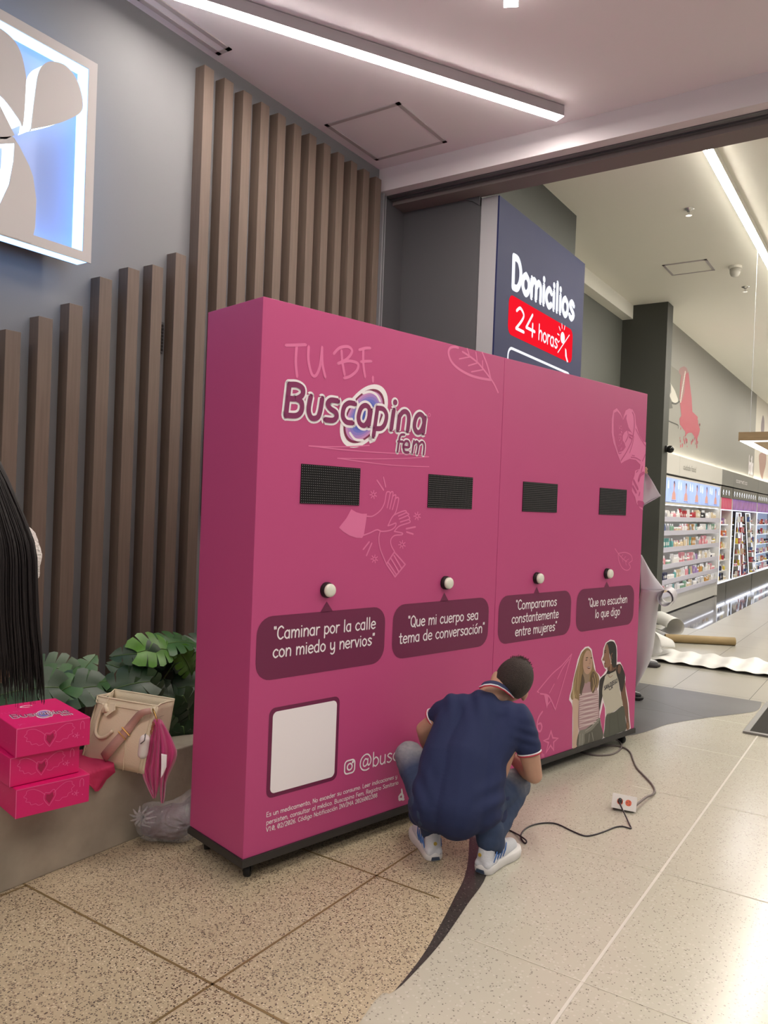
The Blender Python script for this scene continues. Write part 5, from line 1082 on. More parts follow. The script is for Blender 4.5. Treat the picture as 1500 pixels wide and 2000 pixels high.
for k in range(1100):
    a = random.random()**1.5 if k % 2 else random.random(); st = random.uniform(-.0, .12); en = random.uniform(.86, 1.02)-.05*random.random(); ly = random.random(); ph = random.random()*6; am = .006*random.random()
    pth = [hpnt(max(.0, a+am*math.sin(ph+t_*5)-.02*(t_-.5)*random.random()), st+(en-st)*t_, ly) for t_ in [j/13 for j in range(14)]]
    mb.tube(pth, [.0016]*11+[.0013, .001, .0004], 4, False)
mb.build('hair_strands', m_lh, wm, smooth=True)
# ---- helper behind the far end of the wall
def PLp(u, d, z): return A0+PE*u+PN*d+UP*z
g = PLp(PW-.15, .92, 0); hp_ = thing('person', 'person in black mostly hidden behind the far end of the pink wall', 'person', g)
fw_ = (-PN).normalized(); rt = -PE
T3 = lambda r_, f_, z: g+PE*r_+fw_*f_+UP*z
mb = MB(); RB = Matrix((PE, fw_, UP)).transposed()
ell(mb, T3(-.05, .05, 1.60), RB, (.075, .092, .112)); ell(mb, T3(-.05, .085, 1.55), RB, (.05, .055, .06)); ell(mb, T3(-.05, .145, 1.585), RB, (.012, .014, .018)); limb(mb, T3(-.05, .03, 1.5), T3(-.05, 0, 1.40), .052, .055)
for s in (-1, 1): ell(mb, T3(-.05+s*.077, .05, 1.59), RB, (.01, .014, .028), 10, 8)
limb(mb, T3(-.05, 0, 1.30), T3(-.05, 0, 1.02), .12, .11); limb(mb, T3(-.2, 0, 1.38), T3(.1, 0, 1.38), .055, .055); limb(mb, T3(-.1, 0, .95), T3(0, 0, .95), .12, .12)
up_h = Yp(1261, 925, 5.52); lo_h = Yp(1247, 1163, 5.62)
uw = up_h-UP*.12-PE*.05+PN*.03; lw = lo_h-PE*.05+PN*.10
sR, sL = T3(.12, 0, 1.38), T3(-.22, 0, 1.38)
eu = sR.lerp(uw, .5)-UP*.05; limb(mb, sR, eu, .045, .038); limb(mb, eu, uw, .038, .027); hand(mb, uw, UP*.9+PE*.35-PN*.1, -PE*.2-PN, 1, .12)
el = sR.lerp(lw, .5)-UP*.12; limb(mb, sL, T3(-.25, .25, 1.15), .045, .038); limb(mb, T3(-.25, .25, 1.15), lw-PE*.02, .038, .028); hand(mb, lw, PE*.85-PN*.35-UP*.25, -UP, 1, .3)
ft = Zp(1244, 1368)
for s, q in ((-1, T3(-.17, 0, 0)), (1, T3(0.0, .0, 0))): limb(mb, V((q.x, q.y, .92)), V((q.x, q.y, .5)), .08, .055); limb(mb, V((q.x, q.y, .5)), V((q.x, q.y, .08)), .055, .036); limb(mb, V((q.x, q.y, .06)), V((q.x, q.y, .04))+fw_*.13, .035, .028)
fuse('body', mb, m_skin, hp_, .007, 5)
mb = MB(); limb(mb, T3(-.05, 0, 1.32), T3(-.05, 0, 1.0), .14, .135); limb(mb, T3(-.2, 0, 1.38), T3(.1, 0, 1.38), .07, .07); limb(mb, sR, eu, .06, .052); limb(mb, eu, eu.lerp(uw, .7), .052, .042); limb(mb, sL, T3(-.25, .25, 1.15), .06, .052); limb(mb, T3(-.25, .25, 1.15), T3(-.25, .25, 1.15).lerp(lw, .75), .052, .042)
m_bk = mat('black cotton', '#17171a', .85); fuse('sweatshirt', mb, m_bk, hp_, .01, 5, .004, 14)
mb = MB(); limb(mb, T3(-.1, 0, .97), T3(0, 0, .97), .13, .13)
for q in (T3(-.17, 0, 0), T3(0, 0, 0)): limb(mb, V((q.x, q.y, .92)), V((q.x, q.y, .5)), .095, .07); limb(mb, V((q.x, q.y, .5)), V((q.x, q.y, .11)), .07, .062)
fuse('trousers', mb, m_bk, hp_, .01, 5)
mb = MB(); ell(mb, T3(-.05, .03, 1.625), RB, (.083, .095, .105), 20, 14); fuse('hair', mb, m_hair, hp_, .008, 2)
for q in (T3(-.17, -.06, 0), T3(0, -.06, 0)): trainer((q.x, q.y), fw_, hp_, mat('black shoe', '#161617', .4), m_rubber, False)
# ---- loose shoes seen past the sheets
q = Zp(1233, 1366); t = thing('black_shoe', 'black shoe toe peeking out just right of the pink wall base', 'shoe', (q.x, q.y, 0)); trainer((q.x-.16, q.y-.03), V((1, .25, 0)), t, mat('black leather', '#121214', .3), m_rubber, False, .9)
q = Zp(1256, 1302); t = thing('grey_trainer', 'dark grey trainer with silver toe on the floor beside the hanging sheet', 'shoe', (q.x, q.y, 0)); trainer((q.x-.12, q.y-.02), V((1, .35, 0)), t, mat('grey metallic leather', '#77777a', .25, metal=.5), mat('dark sole', '#2b2527', .5), False, 1.0)
# ================================================================== cables and outlet on the floor
def fl(pts, z): return [V((*Zp(px, py, zz)[:2], zz)) for px, py, zz in [(p+(z,))[:3] if len(p) < 3 else p for p in pts]]
def catm(p, k=5):
    out = []; n = len(p)
    for i in range(n-1):
        a, b, c, d = p[max(i-1, 0)], p[i], p[i+1], p[min(i+2, n-1)]
        for j in range(k): t = j/k; out.append(.5*((2*b)+(c-a)*t+(2*a-5*b+4*c-d)*t*t+(3*b-3*c+d-a)*t**3))
    return out+[p[-1]]
m_cg = mat('grey cable sheath', '#6d625f', .5); m_cb = mat('black cable sheath', '#2a2228', .4)
oc = Zp(1219, 1572, .03); vn = (EYE-oc); vn.z = 0; vn.normalize(); on = (vn*.80+UP*.60).normalized(); ox = V((-vn.y, vn.x, 0)); ox = ox if ox.dot(_r) > 0 else -ox; ox = (ox*.985+vn*.10).normalized(); ox = (ox-on*ox.dot(on)).normalized(); oy = on.cross(ox); oy = oy if oy.z > 0 else -oy
t = thing('power_outlet', 'white double power outlet with orange sockets lying on the terrazzo floor', 'outlet', (oc.x, oc.y, 0))
hw, hh = .062, .039; oc2 = oc+UP*(.012)
mb = MB(); mb.hexa([oc2-ox*hw*.86-oy*hh*.86-on*.04, oc2+ox*hw*.86-oy*hh*.86-on*.04, oc2+ox*hw*.86+oy*hh*.86-on*.04, oc2-ox*hw*.86+oy*hh*.86-on*.04]+[oc2+ox*a*hw*.86+oy*b*hh*.86 for a, b in ((-1, -1), (1, -1), (1, 1), (-1, 1))]); mb.build('back_box', mat('grey box', '#8d8d8b', .5), t)
mb = MB(); mb.hexa([oc2+ox*a*hw+oy*b*hh for a, b in ((-1, -1), (1, -1), (1, 1), (-1, 1))]+[oc2+ox*a*hw+oy*b*hh+on*.005 for a, b in ((-1, -1), (1, -1), (1, 1), (-1, 1))]); mb.build('face_plate', mat('white plate', '#cfcdc8', .35), t, bevel=.0015)
po = Plane(oc2+on*.0055, ox, oy)
for s in (-1, 1):
    o = Art(po, .0005).poly(rrect(s*.021, 0, .030, .033, .014)).build('socket', mat('orange socket', '#c8502a', .4), t)
    A = Art(po, .001); A.stroke([(s*.021+.005, .004), (s*.021+.005, .011)], .0022); A.stroke([(s*.021+.005, -.004), (s*.021+.005, -.011)], .0022); A.disc((s*.021-.007, 0), .0026, 10); A.build('socket_slots', m_black, o)
Art(po, .0008).disc((0, 0), .003, 12).build('screw', m_chrome, t)
pg = oc2+on*.006-ox*.021
t = thing('extension_cable', 'thin black cable running from the outlet to the crouching person', 'cable', (pg.x, pg.y, 0))
mb = MB(); mb.tube([pg, pg+on*.022+oy*.002], [.012, .010], 12); mb.tube([pg+on*.022, pg+on*.03-UP*.005], [.007, .005], 8); mb.build('plug', m_black, t, bevel=.001)
p0 = pg+on*.034-UP*.008
pth = catm([pg+on*.026, p0+on*.012-UP*.018]+fl([(1224, 1598, .012), (1230, 1611), (1232, 1618), (1216, 1614), (1200, 1616), (1180, 1624), (1158, 1631), (1140, 1632), (1115, 1622), (1090, 1610), (1070, 1607), (1045, 1610), (1027, 1618), (1018, 1630), (1020, 1641), (1026, 1647), (1028, 1642, .012), (1018, 1634, .014), (1006, 1627), (990, 1619), (960, 1605), (920, 1580)], .004))
MB().tube(pth, .0038, 8).build('cord', m_cb, t, smooth=True)
t = thing('power_cable', 'thick grey cable looping from under the pink wall to the outlet', 'cable', (pth[0].x+.1, pth[0].y, 0))
MB().tube(catm([oc2+ox*.055-on*.015]+fl([(1262, 1557, .02), (1274, 1552, .012), (1279, 1543), (1271, 1529), (1256, 1513), (1244, 1500), (1237, 1485), (1232, 1471), (1222, 1462), (1206, 1457), (1187, 1456), (1160, 1458), (1130, 1462), (1100, 1466)], .006)), .0058, 8).build('cord', m_cg, t, smooth=True)
t = thing('power_cable', 'grey cable loop lying half under the right end of the pink wall', 'cable', Zp(1200, 1470))
MB().tube(catm(fl([(1190, 1436, .07), (1203, 1444, .03), (1211, 1450, .012), (1214, 1459), (1206, 1468), (1190, 1474), (1165, 1475), (1142, 1471), (1125, 1466), (1095, 1462)], .006)), .0058, 8).build('cord', m_cg, t, smooth=True)
# ================================================================== entrance mat
t = thing('entrance_mat', 'dark entrance mat in a grey metal frame at the right photo edge', 'mat', (-.93, 6.13, 0))
mb = MB(); 
for a in ((-.935, 6.13, 1.3, 6.17), (-.935, 7.22, 1.3, 7.26), (-.935, 6.17, -.895, 7.22)): mb.box((a[0], a[1], .001), (a[2], a[3], .016))
mb.build('mat_frame', mat('mat frame metal', '#7e7c79', .4, metal=.3), t, bevel=.002)
MB().box((-.895, 6.17, .001), (1.3, 7.22, .012)).build('mat_pile', mat('mat pile', '#3a3833', .95, bump=1, bscale=240, var=.4, vscale=160), t)
# ================================================================== sheets of backing paper, tube
m_sheet = bpy.data.materials.new('translucent backing paper'); m_sheet.use_nodes = True; nt = m_sheet.node_tree; b = nt.nodes['Principled BSDF']; b.inputs['Base Color'].default_value = lin('#c4bfc8'); b.inputs['Roughness'].default_value = .35; b.inputs['Transmission Weight'].default_value = 0; b.inputs['Alpha'].default_value = .94
def patch(name, t, L, R, m, nu=14, nv=20, bend=.03, ripple=.006, solid=.0006):
    Lp, Rp = catm(L, 6), catm(R, 6)
    def f(a, b):
        def at(P_, b): x = b*(len(P_)-1); i = min(int(x), len(P_)-2); return P_[i].lerp(P_[i+1], x-i)
        l, r_ = at(Lp, b), at(Rp, b); return l.lerp(r_, a)-CF*(bend*math.sin(math.pi*a)+ripple*math.sin(a*7+b*5))
    mb = MB(); mb.grid(f, nu, nv); return mb.build(name, m, t, smooth=True, solid=solid)
Y_ = lambda px, py, y: Yp(px, py, y)
t = thing('backing_sheet', 'translucent white backing flap peeled out beside the upper right edge of the pink wall', 'paper', Y_(1258, 990, 5.45))
patch('sheet', t, [Y_(1258, 922, 5.50), Y_(1250, 955, 5.47), Y_(1248, 990, 5.45)], [Y_(1264, 925, 5.50), Y_(1280, 950, 5.52), Y_(1291, 968, 5.55)], m_sheet, bend=-.02)
patch('sheet', t, [Y_(1248, 990, 5.45), Y_(1249, 991, 5.45)], [Y_(1291, 968, 5.55), Y_(1257, 988, 5.46)], m_sheet, 10, 4, bend=-.02)
t = thing('backing_sheet', 'large white backing sheet with curled top hanging behind the right end of the pink wall', 'paper', Y_(1240, 1340, 5.9))
patch('sheet', t, [Y_(1248, 1082, 5.62), Y_(1250, 1110, 5.62), Y_(1252, 1152, 5.64)], [Y_(1253, 1084, 5.62), Y_(1272, 1117, 5.68), Y_(1299, 1152, 5.75)], m_sheet, bend=.02)
patch('sheet', t, [Y_(1252, 1150, 5.64), Y_(1242, 1210, 5.75), Y_(1236, 1280, 5.85), Y_(1232, 1342, 6.0)], [Y_(1298, 1152, 5.75), Y_(1286, 1180, 5.80), Y_(1281, 1225, 5.9), Y_(1271, 1290, 6.0), Y_(1243, 1336, 6.05)], m_sheet, bend=.06)
cc = Y_(1300, 1168, 5.72); ax_ = (CF*.9+CR*.43).normalized(); a1 = ax_.cross(UP).normalized(); a2 = a1.cross(ax_)
mb = MB(); mb.grid(lambda a, b: cc+ax_*(.30*b-.05)+(a1*math.cos(a*8.5-.8)+a2*math.sin(a*8.5-.8)*1.15)*(.058-.016*a), 36, 4); mb.build('curled_edge', m_sheet, t, smooth=True, solid=.0006)
t = thing('crumpled_paper', 'curled white paper roll on the floor behind the hanging sheet', 'paper', Zp(1290, 1268))
def cone(p, q, ra, rb, n='paper_curl', w=5.4):
    p, q = V(p), V(q); ax = (q-p).normalized(); a = ax.cross(UP).normalized(); b = a.cross(ax)
    mb = MB(); mb.grid(lambda u, v: p.lerp(q, v)+(a*math.cos(u*w)+b*math.sin(u*w))*(ra+(rb-ra)*v)*(1-.12*u)+UP*.0, 28, 6); mb.build(n, mat('bright white paper', '#d8d6d2', .5), t, smooth=True, solid=.001)
z0 = Zp(1272, 1266, .12); cone(Zp(1262, 1258, .16), Zp(1304, 1262, .10), .17, .09); cone(Zp(1276, 1226, .10)+V((0, .3, .06)), Zp(1300, 1238, .12)+V((0, .5, .02)), .13, .12)
t = thing('cardboard_tube', 'long brown cardboard tube lying on the shop floor', 'tube', Zp(1300, 1250))
a, b = Zp(1299, 1246, .05), Zp(1435, 1253, .05); d = (b-a).normalized(); mb = MB()
for r_, s_ in ((.05, 1), (.043, -1)): mb.tube([a, b], r_, 28, False)
mb2 = MB(); n = 28; mb.add(mb.v[n:2*n]+mb.v[3*n:4*n], [(k, (k+1) % n, n+(k+1) % n, n+k) for k in range(n)]); mb.add(mb.v[0:n]+mb.v[2*n:3*n], [(k, (k+1) % n, n+(k+1) % n, n+k) for k in range(n)])
mb.build('tube_wall', mat('kraft cardboard', '#97815a', .7, var=.08, vscale=5), t, smooth=True)
t = thing('paper_runner', 'crinkled bright white paper strip spread across the shop floor', 'paper', Zp(1300, 1285))
TL, TR, BR_, BL_ = Zp(1262, 1268), Zp(1540, 1301), Zp(1540, 1330), Zp(1262, 1291)
def runner(a, b):
    p = TL.lerp(TR, a).lerp(BL_.lerp(BR_, a), b); return p+UP*(.030+.022*noise.noise(V((p.x*4.5, p.y*4.5, 0)))+.012*math.sin(a*42+3*b)*(1-b*.3))
mb = MB(); mb.grid(runner, 90, 24); mb.build('paper', mat('bright white paper', '#d8d6d2', .5), t, smooth=True, solid=.001)
# ================================================================== shop fittings
m_cab = mat('white shop fitting', '#cfccc6', .35); m_gh = mat('grey header board', '#83827e', .5); m_gr = mat('grey lettering', '#8f8d86', .5)
m_shl = emis('shelf light', '#f4f6ff', 6.0); m_rail = mat('frosted price rail', '#c5c3d3', .3); m_lbx = mat('backlit blue advert', '#9fb3e8', .4, emit='#8fa8ea', es=.5, var=.2, vscale=3)
X1, XB1 = -3.07, -3.49
hp2 = Plane((X1, 0, 0), (0, 1, 0), (0, 0, 1))
def header(y0, y1, m, lb, words=None, wa=None, wb=None, mw=None):
    t = thing('header_board', lb, 'sign', (X1, y0, 2.19)); MB().box((-3.198, y0+.004, 2.195), (X1, y1-.004, 2.505)).build('board', m, t)
    MB().box((-3.185, y0+.03, 2.5055), (-3.15, y1-.03, 2.512)).build('uplight', emis('uplight', '#fff6e2', 22), t)
    if words: A = Art(hp2, .002); text(A, words, wa, wb, .085, .014); A.build('lettering', mw, t)
header(11.76, 13.0, m_cab, 'blank white header board nearest the dark column'); header(13.0, 16.45, m_cab, 'white header board with grey lettering above the skincare shelves', 'cuidado facial', (13.25, 2.31), (14.15, 2.31), m_gr)
header(16.45, 17.65, m_gh, 'short grey header board right of the white one'); header(17.65, 20.9, m_gh, 'grey header board with small white lettering', 'cosmetica', (17.95, 2.31), (19.3, 2.31), m_wp); header(20.9, 26, m_gh, 'grey header board cut off by the right photo edge')
# skincare unit
SH = [1.50, 1.285, 1.025, .765, .525, .325]
t = thing('skincare_shelving', 'wide white shelf unit with six shelves of small skincare products and backlit advert', 'shelving', (X1, 12, 0)); Y0, Y1 = 11.78, 16.40
MB().box((XB1, Y0, .0), (XB1+.02, Y1, 2.17)).build('back_panel', m_cab, t)
for y in (Y0, Y1-.03): MB().box((XB1+.02, y, .02), (X1, y+.03, 2.17)).build('side_panel', m_cab, t)
MB().box((XB1+.02, Y0+.03, .02), (X1-.03, Y1-.03, .285)).build('plinth', m_cab, t)
for z in SH:
    o = MB().box((XB1+.02, Y0+.03, z-.022), (X1-.008, Y1-.03, z)).build('shelf', m_cab, t); MB().box((X1-.008, Y0+.03, z-.045), (X1, Y1-.03, z+.03)).build('price_rail', m_rail, o)
    MB().box((X1-.06, Y0+.05, z-.028), (X1-.035, Y1-.05, z-.0225)).build('shelf_light', m_shl, o)
MB().box((X1-.06, Y0+.05, 1.712), (X1-.035, Y1-.05, 1.718)).build('shelf_light', m_shl, t)
MB().box((XB1+.02, Y0+.03, 1.72), (X1-.02, Y1-.03, 2.165)).build('light_box', m_cab, t)
o = MB().box((X1-.02, Y0+.06, 1.76), (X1-.012, Y1-.06, 2.13)).build('advert_panel', m_lbx, t)
pa = Plane((X1-.012, 0, 0), (0, 1, 0), (0, 0, 1)); e_sk = mat('advert skin', '#b98a80', .5, emit='#b98a80', es=.5); e_hr = mat('advert hair', '#3c3548', .5, emit='#3c3548', es=.4); e_dr = mat('advert drop', '#eef3ff', .4, emit='#eef3ff', es=1.0)
for y in (12.75, 13.55, 14.35, 15.15, 15.95):
    A = Art(pa, .001); A.poly([(y-.13, 1.80), (y-.10, 1.90), (y-.03, 1.94), (y-.03, 2.0), (y+.03, 2.0), (y+.03, 1.94), (y+.1, 1.9), (y+.13, 1.80)]); A.disc((y, 2.03), .045, 14); A.build('advert_figure', e_sk, o)
    Art(pa, .0015).poly([(y-.05, 2.02), (y-.04, 2.09), (y+.02, 2.10), (y+.055, 2.05), (y+.05, 1.98), (y+.03, 2.04), (y-.02, 2.07)]).build('advert_hair', e_hr, o)
    A = Art(pa, .001); 
    for dy_, z in ((-.35, 2.02), (.3, 2.03)): A.poly([(y+dy_, z+.08), (y+dy_+.03, z), (y+dy_+.02, z-.05), (y+dy_-.02, z-.05), (y+dy_-.03, z)])
    A.build('advert_drop', e_dr, o); A = Art(pa, .001)
    for k in range(3): A.stroke([(y-.12+.1*k, 1.785), (y-.06+.1*k, 1.785)], .012, False)
    A.build('advert_caption', mat('advert caption', '#56608c', .5), o)
# products
random.seed(21)
PCOL = {'white': '#dcd8d4', 'cream': '#cdbb9c', 'teal': '#5f9c9a', 'pink': '#d08b93', 'blue': '#4a5f97', 'green': '#7fa187', 'red': '#a8343c', 'lilac': '#9b7fb0', 'navy': '#272b4e', 'amber': '#b98a4a', 'black': '#1d1b1e', 'yellow': '#cdb53f', 'orange': '#c46a3a', 'grey': '#9a9a9c'}
def proto_mesh(kind, cn):
    m = mat('pack '+cn, PCOL[cn], .35); m2 = mat('pack cap', '#e5e3e0', .35); mb = MB()
    if kind == 'carton': mb.box((-.025, -.032, 0), (.025, .032, .15)); mb.mi = 1; mb.box((-.0255, -.026, .05), (.0257, .026, .1)) 
    elif kind == 'bottle': mb.lathe([(.026, 0), (.028, .004), (.028, .09), (.022, .105), (.011, .112)], seg=12); mb.mi = 1; mb.lathe([(.012, .112), (.013, .114), (.013, .145), (.010, .148)], seg=10)
    elif kind == 'jar': mb.lathe([(.032, 0), (.034, .005), (.034, .04), (.031, .045)], seg=14); mb.mi = 1; mb.lathe([(.035, .046), (.035, .062), (.032, .065)], seg=14)
    else: mb.lathe([(.022, 0), (.023, .02)], seg=12); mb.mi = 1; mb.add([(-.012, -.026, .02), (.012, -.026, .02), (.012, .026, .02), (-.012, .026, .02), (-.002, -.03, .14), (.002, -.03, .14), (.002, .03, .14), (-.002, .03, .14)], [(0, 1, 5, 4), (1, 2, 6, 5), (2, 3, 7, 6), (3, 0, 4, 7), (4, 5, 6, 7)])
    me = bpy.data.meshes.new(kind+'_'+cn); me.from_pydata([tuple(v) for v in mb.v], [], mb.f); me.materials.append(m if kind != 'tube' else m2); me.materials.append(m2 if kind not in ('tube',) else m)
    for p, k in zip(me.polygons, mb.m): p.material_index = k
    return me
PM = {}
def product(kind, cn, x, y, z, hs, where, grp, ws=1):
    if (kind, cn) not in PM: PM[(kind, cn)] = proto_mesh(kind, cn)
    nm = {'carton': 'product_carton', 'bottle': 'product_bottle', 'jar': 'product_jar', 'tube': 'product_tube'}[kind]
    o = bpy.data.objects.new(nm, PM[(kind, cn)]); COL.objects.link(o); o.location = (x, y, z); o.scale = (1, ws, hs); o.rotation_euler = (0, 0, random.uniform(-.08, .08)); tag(o, 'small %s %s %s' % (cn, {'carton': 'carton', 'bottle': 'bottle', 'jar': 'jar', 'tube': 'tube'}[kind], where), kind if kind != 'carton' else 'box', grp+', '+cn+' '+kind+'s')
pal = [['teal', 'white', 'white', 'red', 'red', 'cream', 'black', 'white', 'cream'], ['blue', 'green', 'cream', 'pink', 'amber', 'white', 'white', 'teal', 'green'], ['teal', 'teal', 'cream', 'cream', 'amber', 'white', 'pink', 'white', 'yellow'], ['orange', 'green', 'white', 'pink', 'pink', 'lilac', 'white', 'white', 'navy'], ['navy', 'white', 'cream', 'white', 'grey', 'lilac', 'amber', 'white', 'pink'], ['green', 'white', 'white', 'green', 'cream', 'grey', 'white', 'amber', 'white']]
rn = ['top', 'second', 'third', 'fourth', 'fifth', 'lowest']
for r, z in enumerate(SH):
    y = 12.0; gp = (SH[r-1]-.05 if r else 1.70)-z-.03
    while y < 16.3:
        i = (y-12)/4.35*9; c = pal[r][min(8, int(i))] if random.random() < .66 else random.choice(['white', 'cream', 'white', 'pink', 'teal', 'grey'])
        k = random.choice(['carton', 'carton', 'bottle', 'bottle', 'jar', 'tube']); hs = min(gp/.152, random.uniform(.8, 1.15)) if k != 'jar' else 1.2
        if random.random() < .35: k2 = k; n_ = 3
        else: n_ = 1
        for q in range(n_):
            if y < 16.32: product(k, c, X1-.055-.03*random.random(), y, z, hs, 'on the %s shelf of the white skincare unit' % rn[r], 'products on the %s skincare shelf' % rn[r]); y += .076
        y += random.uniform(.0, .035)
# make-up units
m_blk = mat('gloss black fitting', '#0f0f12', .12); m_edge = emis('white edge light', '#eef2ff', 1.5); m_redf = mat('red fitting', '#a3141f', .3); m_mag = mat('magenta backlit panel', '#c2305e', .4, emit='#c2305e', es=.25); m_pur = mat('violet backlit panel', '#8a64b0', .4, emit='#7a54a0', es=.3, var=.5, vscale=6)
def makeup(y0, y1, lb, name, top, shelves, towers=None, glass=False, wh='', panel=m_mag):
    t = thing(name, lb, 'shelving', (X1, y0, 0))
    MB().box((XB1, y0, .0), (XB1+.02, y1, 2.17)).build('back_panel', m_blk if not glass else mat('pale blue back', '#9fb0c8', .3, emit='#b9cdea', es=.3), t)
    for y in (y0, y1-.02): MB().box((XB1+.02, y, .24), (X1-.004, y+.02, 1.95)).build('side_panel', m_cab, t)
    MB().box((XB1+.02, y0, 0), (X1-.06, y1, .23)).build('plinth', m_blk, t)
    MB().box((XB1+.02, y0, 1.95), (X1, y1, 2.17)).build('top_sign', m_blk, t)
    MB().box((XB1+.1, y0+.02, 1.72), (X1-.01, y1-.02, 1.945)).build('advert_panel', panel, t)
    mb = MB(); 
    for a in ((y0, .23, y1, .255), (y0, 1.695, y1, 1.715)): mb.box((X1-.012, a[0], a[1]), (X1-.0, a[2], a[3]))
    mb.build('edge_light', m_edge, t)
    mb = MB()
    for a in ((y0, y0+.02), (y1-.02, y1)): mb.box((X1-.002, a[0], .255), (X1+.003, a[1], 1.695))
    mb.build('edge_light', m_edge, t)
    for z in shelves:
        MB().box((XB1+.02, y0+.02, z-.015), (X1-.03, y1-.02, z)).build('shelf', m_cab if not glass else mat('glass shelf', '#b9c8d0', .1, alpha=.5), t); MB().box((X1-.08, y0+.04, z-.02), (X1-.06, y1-.04, z-.0155)).build('shelf_light', m_shl, t)
    A = Art(hp2, .001); y = y0+.12
    while y < y1-.15: A.stroke([(y, 2.04), (y+.05, 2.10), (y+.1, 2.05)], .018); A.disc((y+.05, 2.02), .02, 8); y += .3
    A.build('top_lettering', e_dr, t)
    A = Art(Plane((X1-.01, 0, 0), (0, 1, 0), (0, 0, 1)), .001); y = y0+.1; 
    while y < y1-.1: A.stroke([(y, 1.75), (y, 1.90)], .05, False); y += .17
    A.build('advert_figures', mat('advert blush', '#d99aa6', .4), t)
    y = y0+.10; i = 0
    for r, z in enumerate(shelves):
        y = y0+.08
        while y < y1-.08:
            product(random.choice(['carton', 'bottle', 'jar', 'tube']), random.choice(['pink', 'red', 'white', 'black', 'cream', 'orange', 'lilac', 'yellow', 'navy']), X1-.09, y, z, random.uniform(.7, 1.0), 'on %s' % wh, 'items on '+wh, 1.2); y += random.uniform(.13, .24)
    return t
sh5 = [1.42, 1.17, .92, .68, .46, .265]
makeup(16.46, 17.62, 'narrow make-up unit with magenta top panel and white lit edges', 'makeup_unit', 1, sh5, wh='the narrow make-up unit')
t = makeup(17.66, 20.86, 'wide make-up unit with violet top panel and leaning towers', 'makeup_unit', 1, sh5, wh='the wide make-up unit', panel=m_pur)
makeup(20.92, 25.5, 'pale glass make-up unit cut off by the right photo edge', 'makeup_unit', 1, sh5, glass=True, wh='the pale glass unit', panel=m_pur)
for k, (yb, yt, mm, lb) in enumerate(((17.75, 18.15, m_blk, 'left leaning black tower'), (18.75, 18.35, m_redf, 'middle leaning red tower'), (19.8, 19.3, m_blk, 'right leaning black tower'))):
    w = .75 if mm is not m_redf else .5; q = thing('display_tower', lb+' with white lit frame in the wide make-up unit', 'display', (X1+.02, yb, .25))
    MB().hexa([(X1+.005, yb, .26), (X1+.03, yb, .26), (X1+.03, yb+w, .26), (X1+.005, yb+w, .26), (X1-.02, yt-.1, 1.66), (X1+.005, yt-.1, 1.66), (X1+.005, yt+w*.75-.1, 1.66), (X1-.02, yt+w*.75-.1, 1.66)]).build('tower_back', mm, q)
    mb = MB()
    for s in (0, 1):
        a = V((X1+.035, yb+s*w, .26)); b = V((X1+.012, yt-.1+s*w*.75, 1.66)); mb.tube([a, b], .008, 6)
    mb.tube([V((X1+.035, yb, .26)), V((X1+.035, yb+w, .26))], .012, 6); mb.tube([V((X1+.012, yt-.1, 1.66)), V((X1+.012, yt-.1+w*.75, 1.66))], .012, 6); mb.build('edge_light', m_edge, q)
    for j in range(6):
        f_ = j/6; z = .29+1.4*f_; a = yb+(yt-.1-yb)*f_; ww = w*(1-.25*f_); xx = X1+.03-.025*f_
        MB().box((xx, a+.02, z), (xx+.07, a+ww-.02, z+.015)).build('tray', m_cab if mm is m_blk else m_redf, q); y = a+.1
        while y < a+ww-.08: product(random.choice(['jar', 'tube', 'carton']), random.choice(['pink', 'white', 'red', 'yellow', 'cream', 'blue']), xx+.036, y, z+.015, .75, 'on the '+lb, 'items on the '+lb); y += .15
# mural prints and wall lettering
pm = Plane((-3.2, 0, 0), (0, 1, 0), (0, 0, 1)); cm = lambda x, y: pm.uv(1280+x/6.818, 690+y/6.818)
mural = thing('wall_mural', 'large printed mural of a grey face and pink powder brush on the shop wall', 'mural', (-3.2, 12, 2.6))
def mp_(off, col, pts, sm=True, nm='mural_shape'): Art(pm, off).poly([cm(*p) for p in pts], sm).build(nm, mat('mural '+col, col, .6), mural)
mp_(.001, '#7c7a70', [(155, 110), (230, 180), (300, 230), (345, 290), (330, 420), (325, 600), (305, 665), (270, 590), (205, 410), (150, 280)], False)
mp_(.0015, '#5c5b55', [(130, 420), (205, 410), (200, 500), (185, 560), (205, 620), (230, 730), (170, 740), (120, 750)], False)
mp_(.0015, '#c9c5bb', [(140, 270), (175, 320), (200, 400), (140, 425)], False); mp_(.0018, '#c9c5bb', [(205, 405), (260, 500), (300, 610), (300, 655), (250, 670), (222, 640), (185, 560), (210, 520)], False)
mp_(.002, '#a84f5c', [(345, 280), (330, 400), (322, 600), (330, 700), (345, 830), (318, 870), (325, 950), (345, 970), (370, 1010), (395, 1040), (400, 1085), (440, 1060), (480, 1055), (520, 1110), (535, 1140), (548, 1235), (560, 1130), (580, 1070), (590, 1030), (580, 960), (555, 910), (565, 850), (515, 800), (492, 780), (482, 600), (462, 440), (440, 250), (400, 200)], False)
mp_(.0025, '#96706f', [(308, 235), (330, 195), (380, 172), (415, 195), (440, 260), (400, 270), (385, 520), (350, 640), (325, 650), (335, 500), (350, 300), (320, 275)], False)
A = Art(pm, .003)
for k in range(12): a, b = cm(395-6*k+.2*k*k*.2, 260+34*k); A.disc((a, b), .035, 8)
A.build('mural_beads', mat('mural pale beads', '#cfc9c0', .6), mural)
A = Art(pm, .003)
for k in range(40): a, b = cm(random.uniform(320, 600), random.uniform(880, 1250)); A.disc((a, b), random.uniform(.015, .04), 7)
A.build('mural_powder', mat('mural #a84f5c', '#a84f5c', .6), mural)
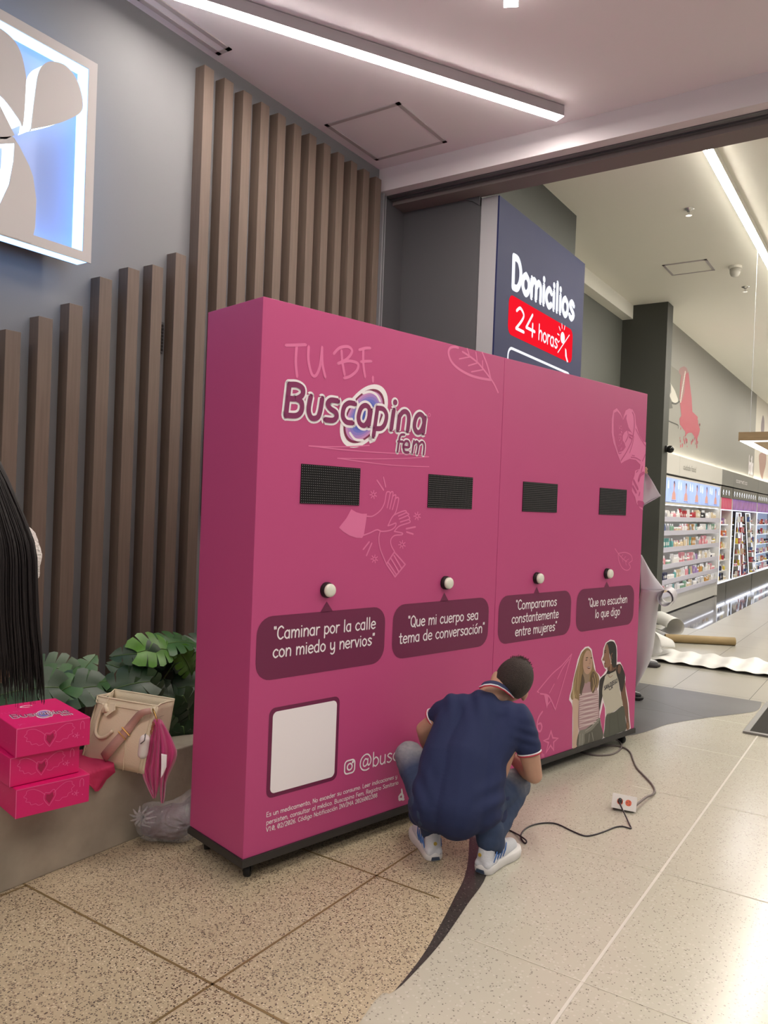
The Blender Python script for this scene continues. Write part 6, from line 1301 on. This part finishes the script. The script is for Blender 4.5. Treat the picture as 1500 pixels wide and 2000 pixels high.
A = Art(pm, .003); A.stroke([cm(*p) for p in [(220, 660), (270, 672), (320, 640)]], .03); A.stroke([cm(*p) for p in [(125, 870), (180, 905), (240, 930), (300, 960), (300, 1000)]], .02); A.build('mural_line', mat('mural dark line', '#4b4a46', .6), mural)
t = thing('wall_lettering', 'tall white lettering on the grey mural beside the pale panel', 'lettering', (-3.2, 20, 2.6)); A = Art(pm, .004); a, b = cm(1238, 1575), cm(1302, 1598); text(A, 'brilla', (a[0], 2.62), (b[0]-.1, 2.62), .42, .06); A.build('letters', m_wp, t)
t = thing('wall_mural', 'pale shop wall panel with two drop-shaped smears at the right photo edge', 'mural', (-3.2, 22, 2.6))
Art(pm, .001).poly([cm(*p) for p in [(1432, 825), (1450, 900), (1445, 1050), (1408, 1050), (1408, 940)]], True).build('smear', mat('mural mauve', '#84767a', .6), t)
Art(pm, .001).poly([cm(*p) for p in [(1385, 1340), (1470, 1340), (1470, 1480), (1440, 1600), (1425, 1685), (1395, 1600), (1383, 1480)]], True).build('smear', mat('mural blush', '#a98a80', .6), t)
# pendant light
zl = 2.41; a = Zp(1442, 861.5, zl); b = Zp(1489, 887.5, zl); m_pw = mat('oak veneer', '#8a7353', .5, var=.15, vscale=5, stretch=(1, 1, 10))
t = thing('pendant_light', 'rectangular oak pendant frame light hanging in the shop aisle', 'pendant light', (a.x, a.y, zl)); x0, y0, x1, y1 = a.x, a.y, a.x+1.3, b.y; w = .13
mb = MB()
for q in ((x0, y0, x1, y0+w), (x0, y1-w, x1, y1), (x0, y0+w, x0+w, y1-w), (x1-w, y0+w, x1, y1-w)): mb.box((q[0], q[1], zl+.004), (q[2], q[3], zl+.10))
mb.build('frame', m_pw, t); mb = MB(); e = .035
for q in ((x0+e, y0+e, x1-e, y0+w-e), (x0+e, y1-w+e, x1-e, y1-e), (x0+e, y0+w-e, x0+w-e, y1-w+e), (x1-w+e, y0+w-e, x1-e, y1-w+e)): mb.box((q[0]-.02, q[1]-.02, zl), (q[2]+.02, q[3]+.02, zl+.0035))
mb.build('diffuser', emis('pendant diffuser', '#fdfbff', 9), t)
for x, y in ((x0+.1, y0+.1), (x0+.1, y1-.1), (x1-.1, y0+.1), (x1-.1, y1-.1)): MB().tube([(x, y, zl+.10), (x, y, ZC)], .003, 5).build('wire', m_alu, t)
MB().lathe([(.10, zl+.05), (.10, zl-.02), (.085, zl-.03)], (x0+.55, (y0+y1)/2, 0)).build('spot', mat('grey spot', '#6b6a66', .5), t)
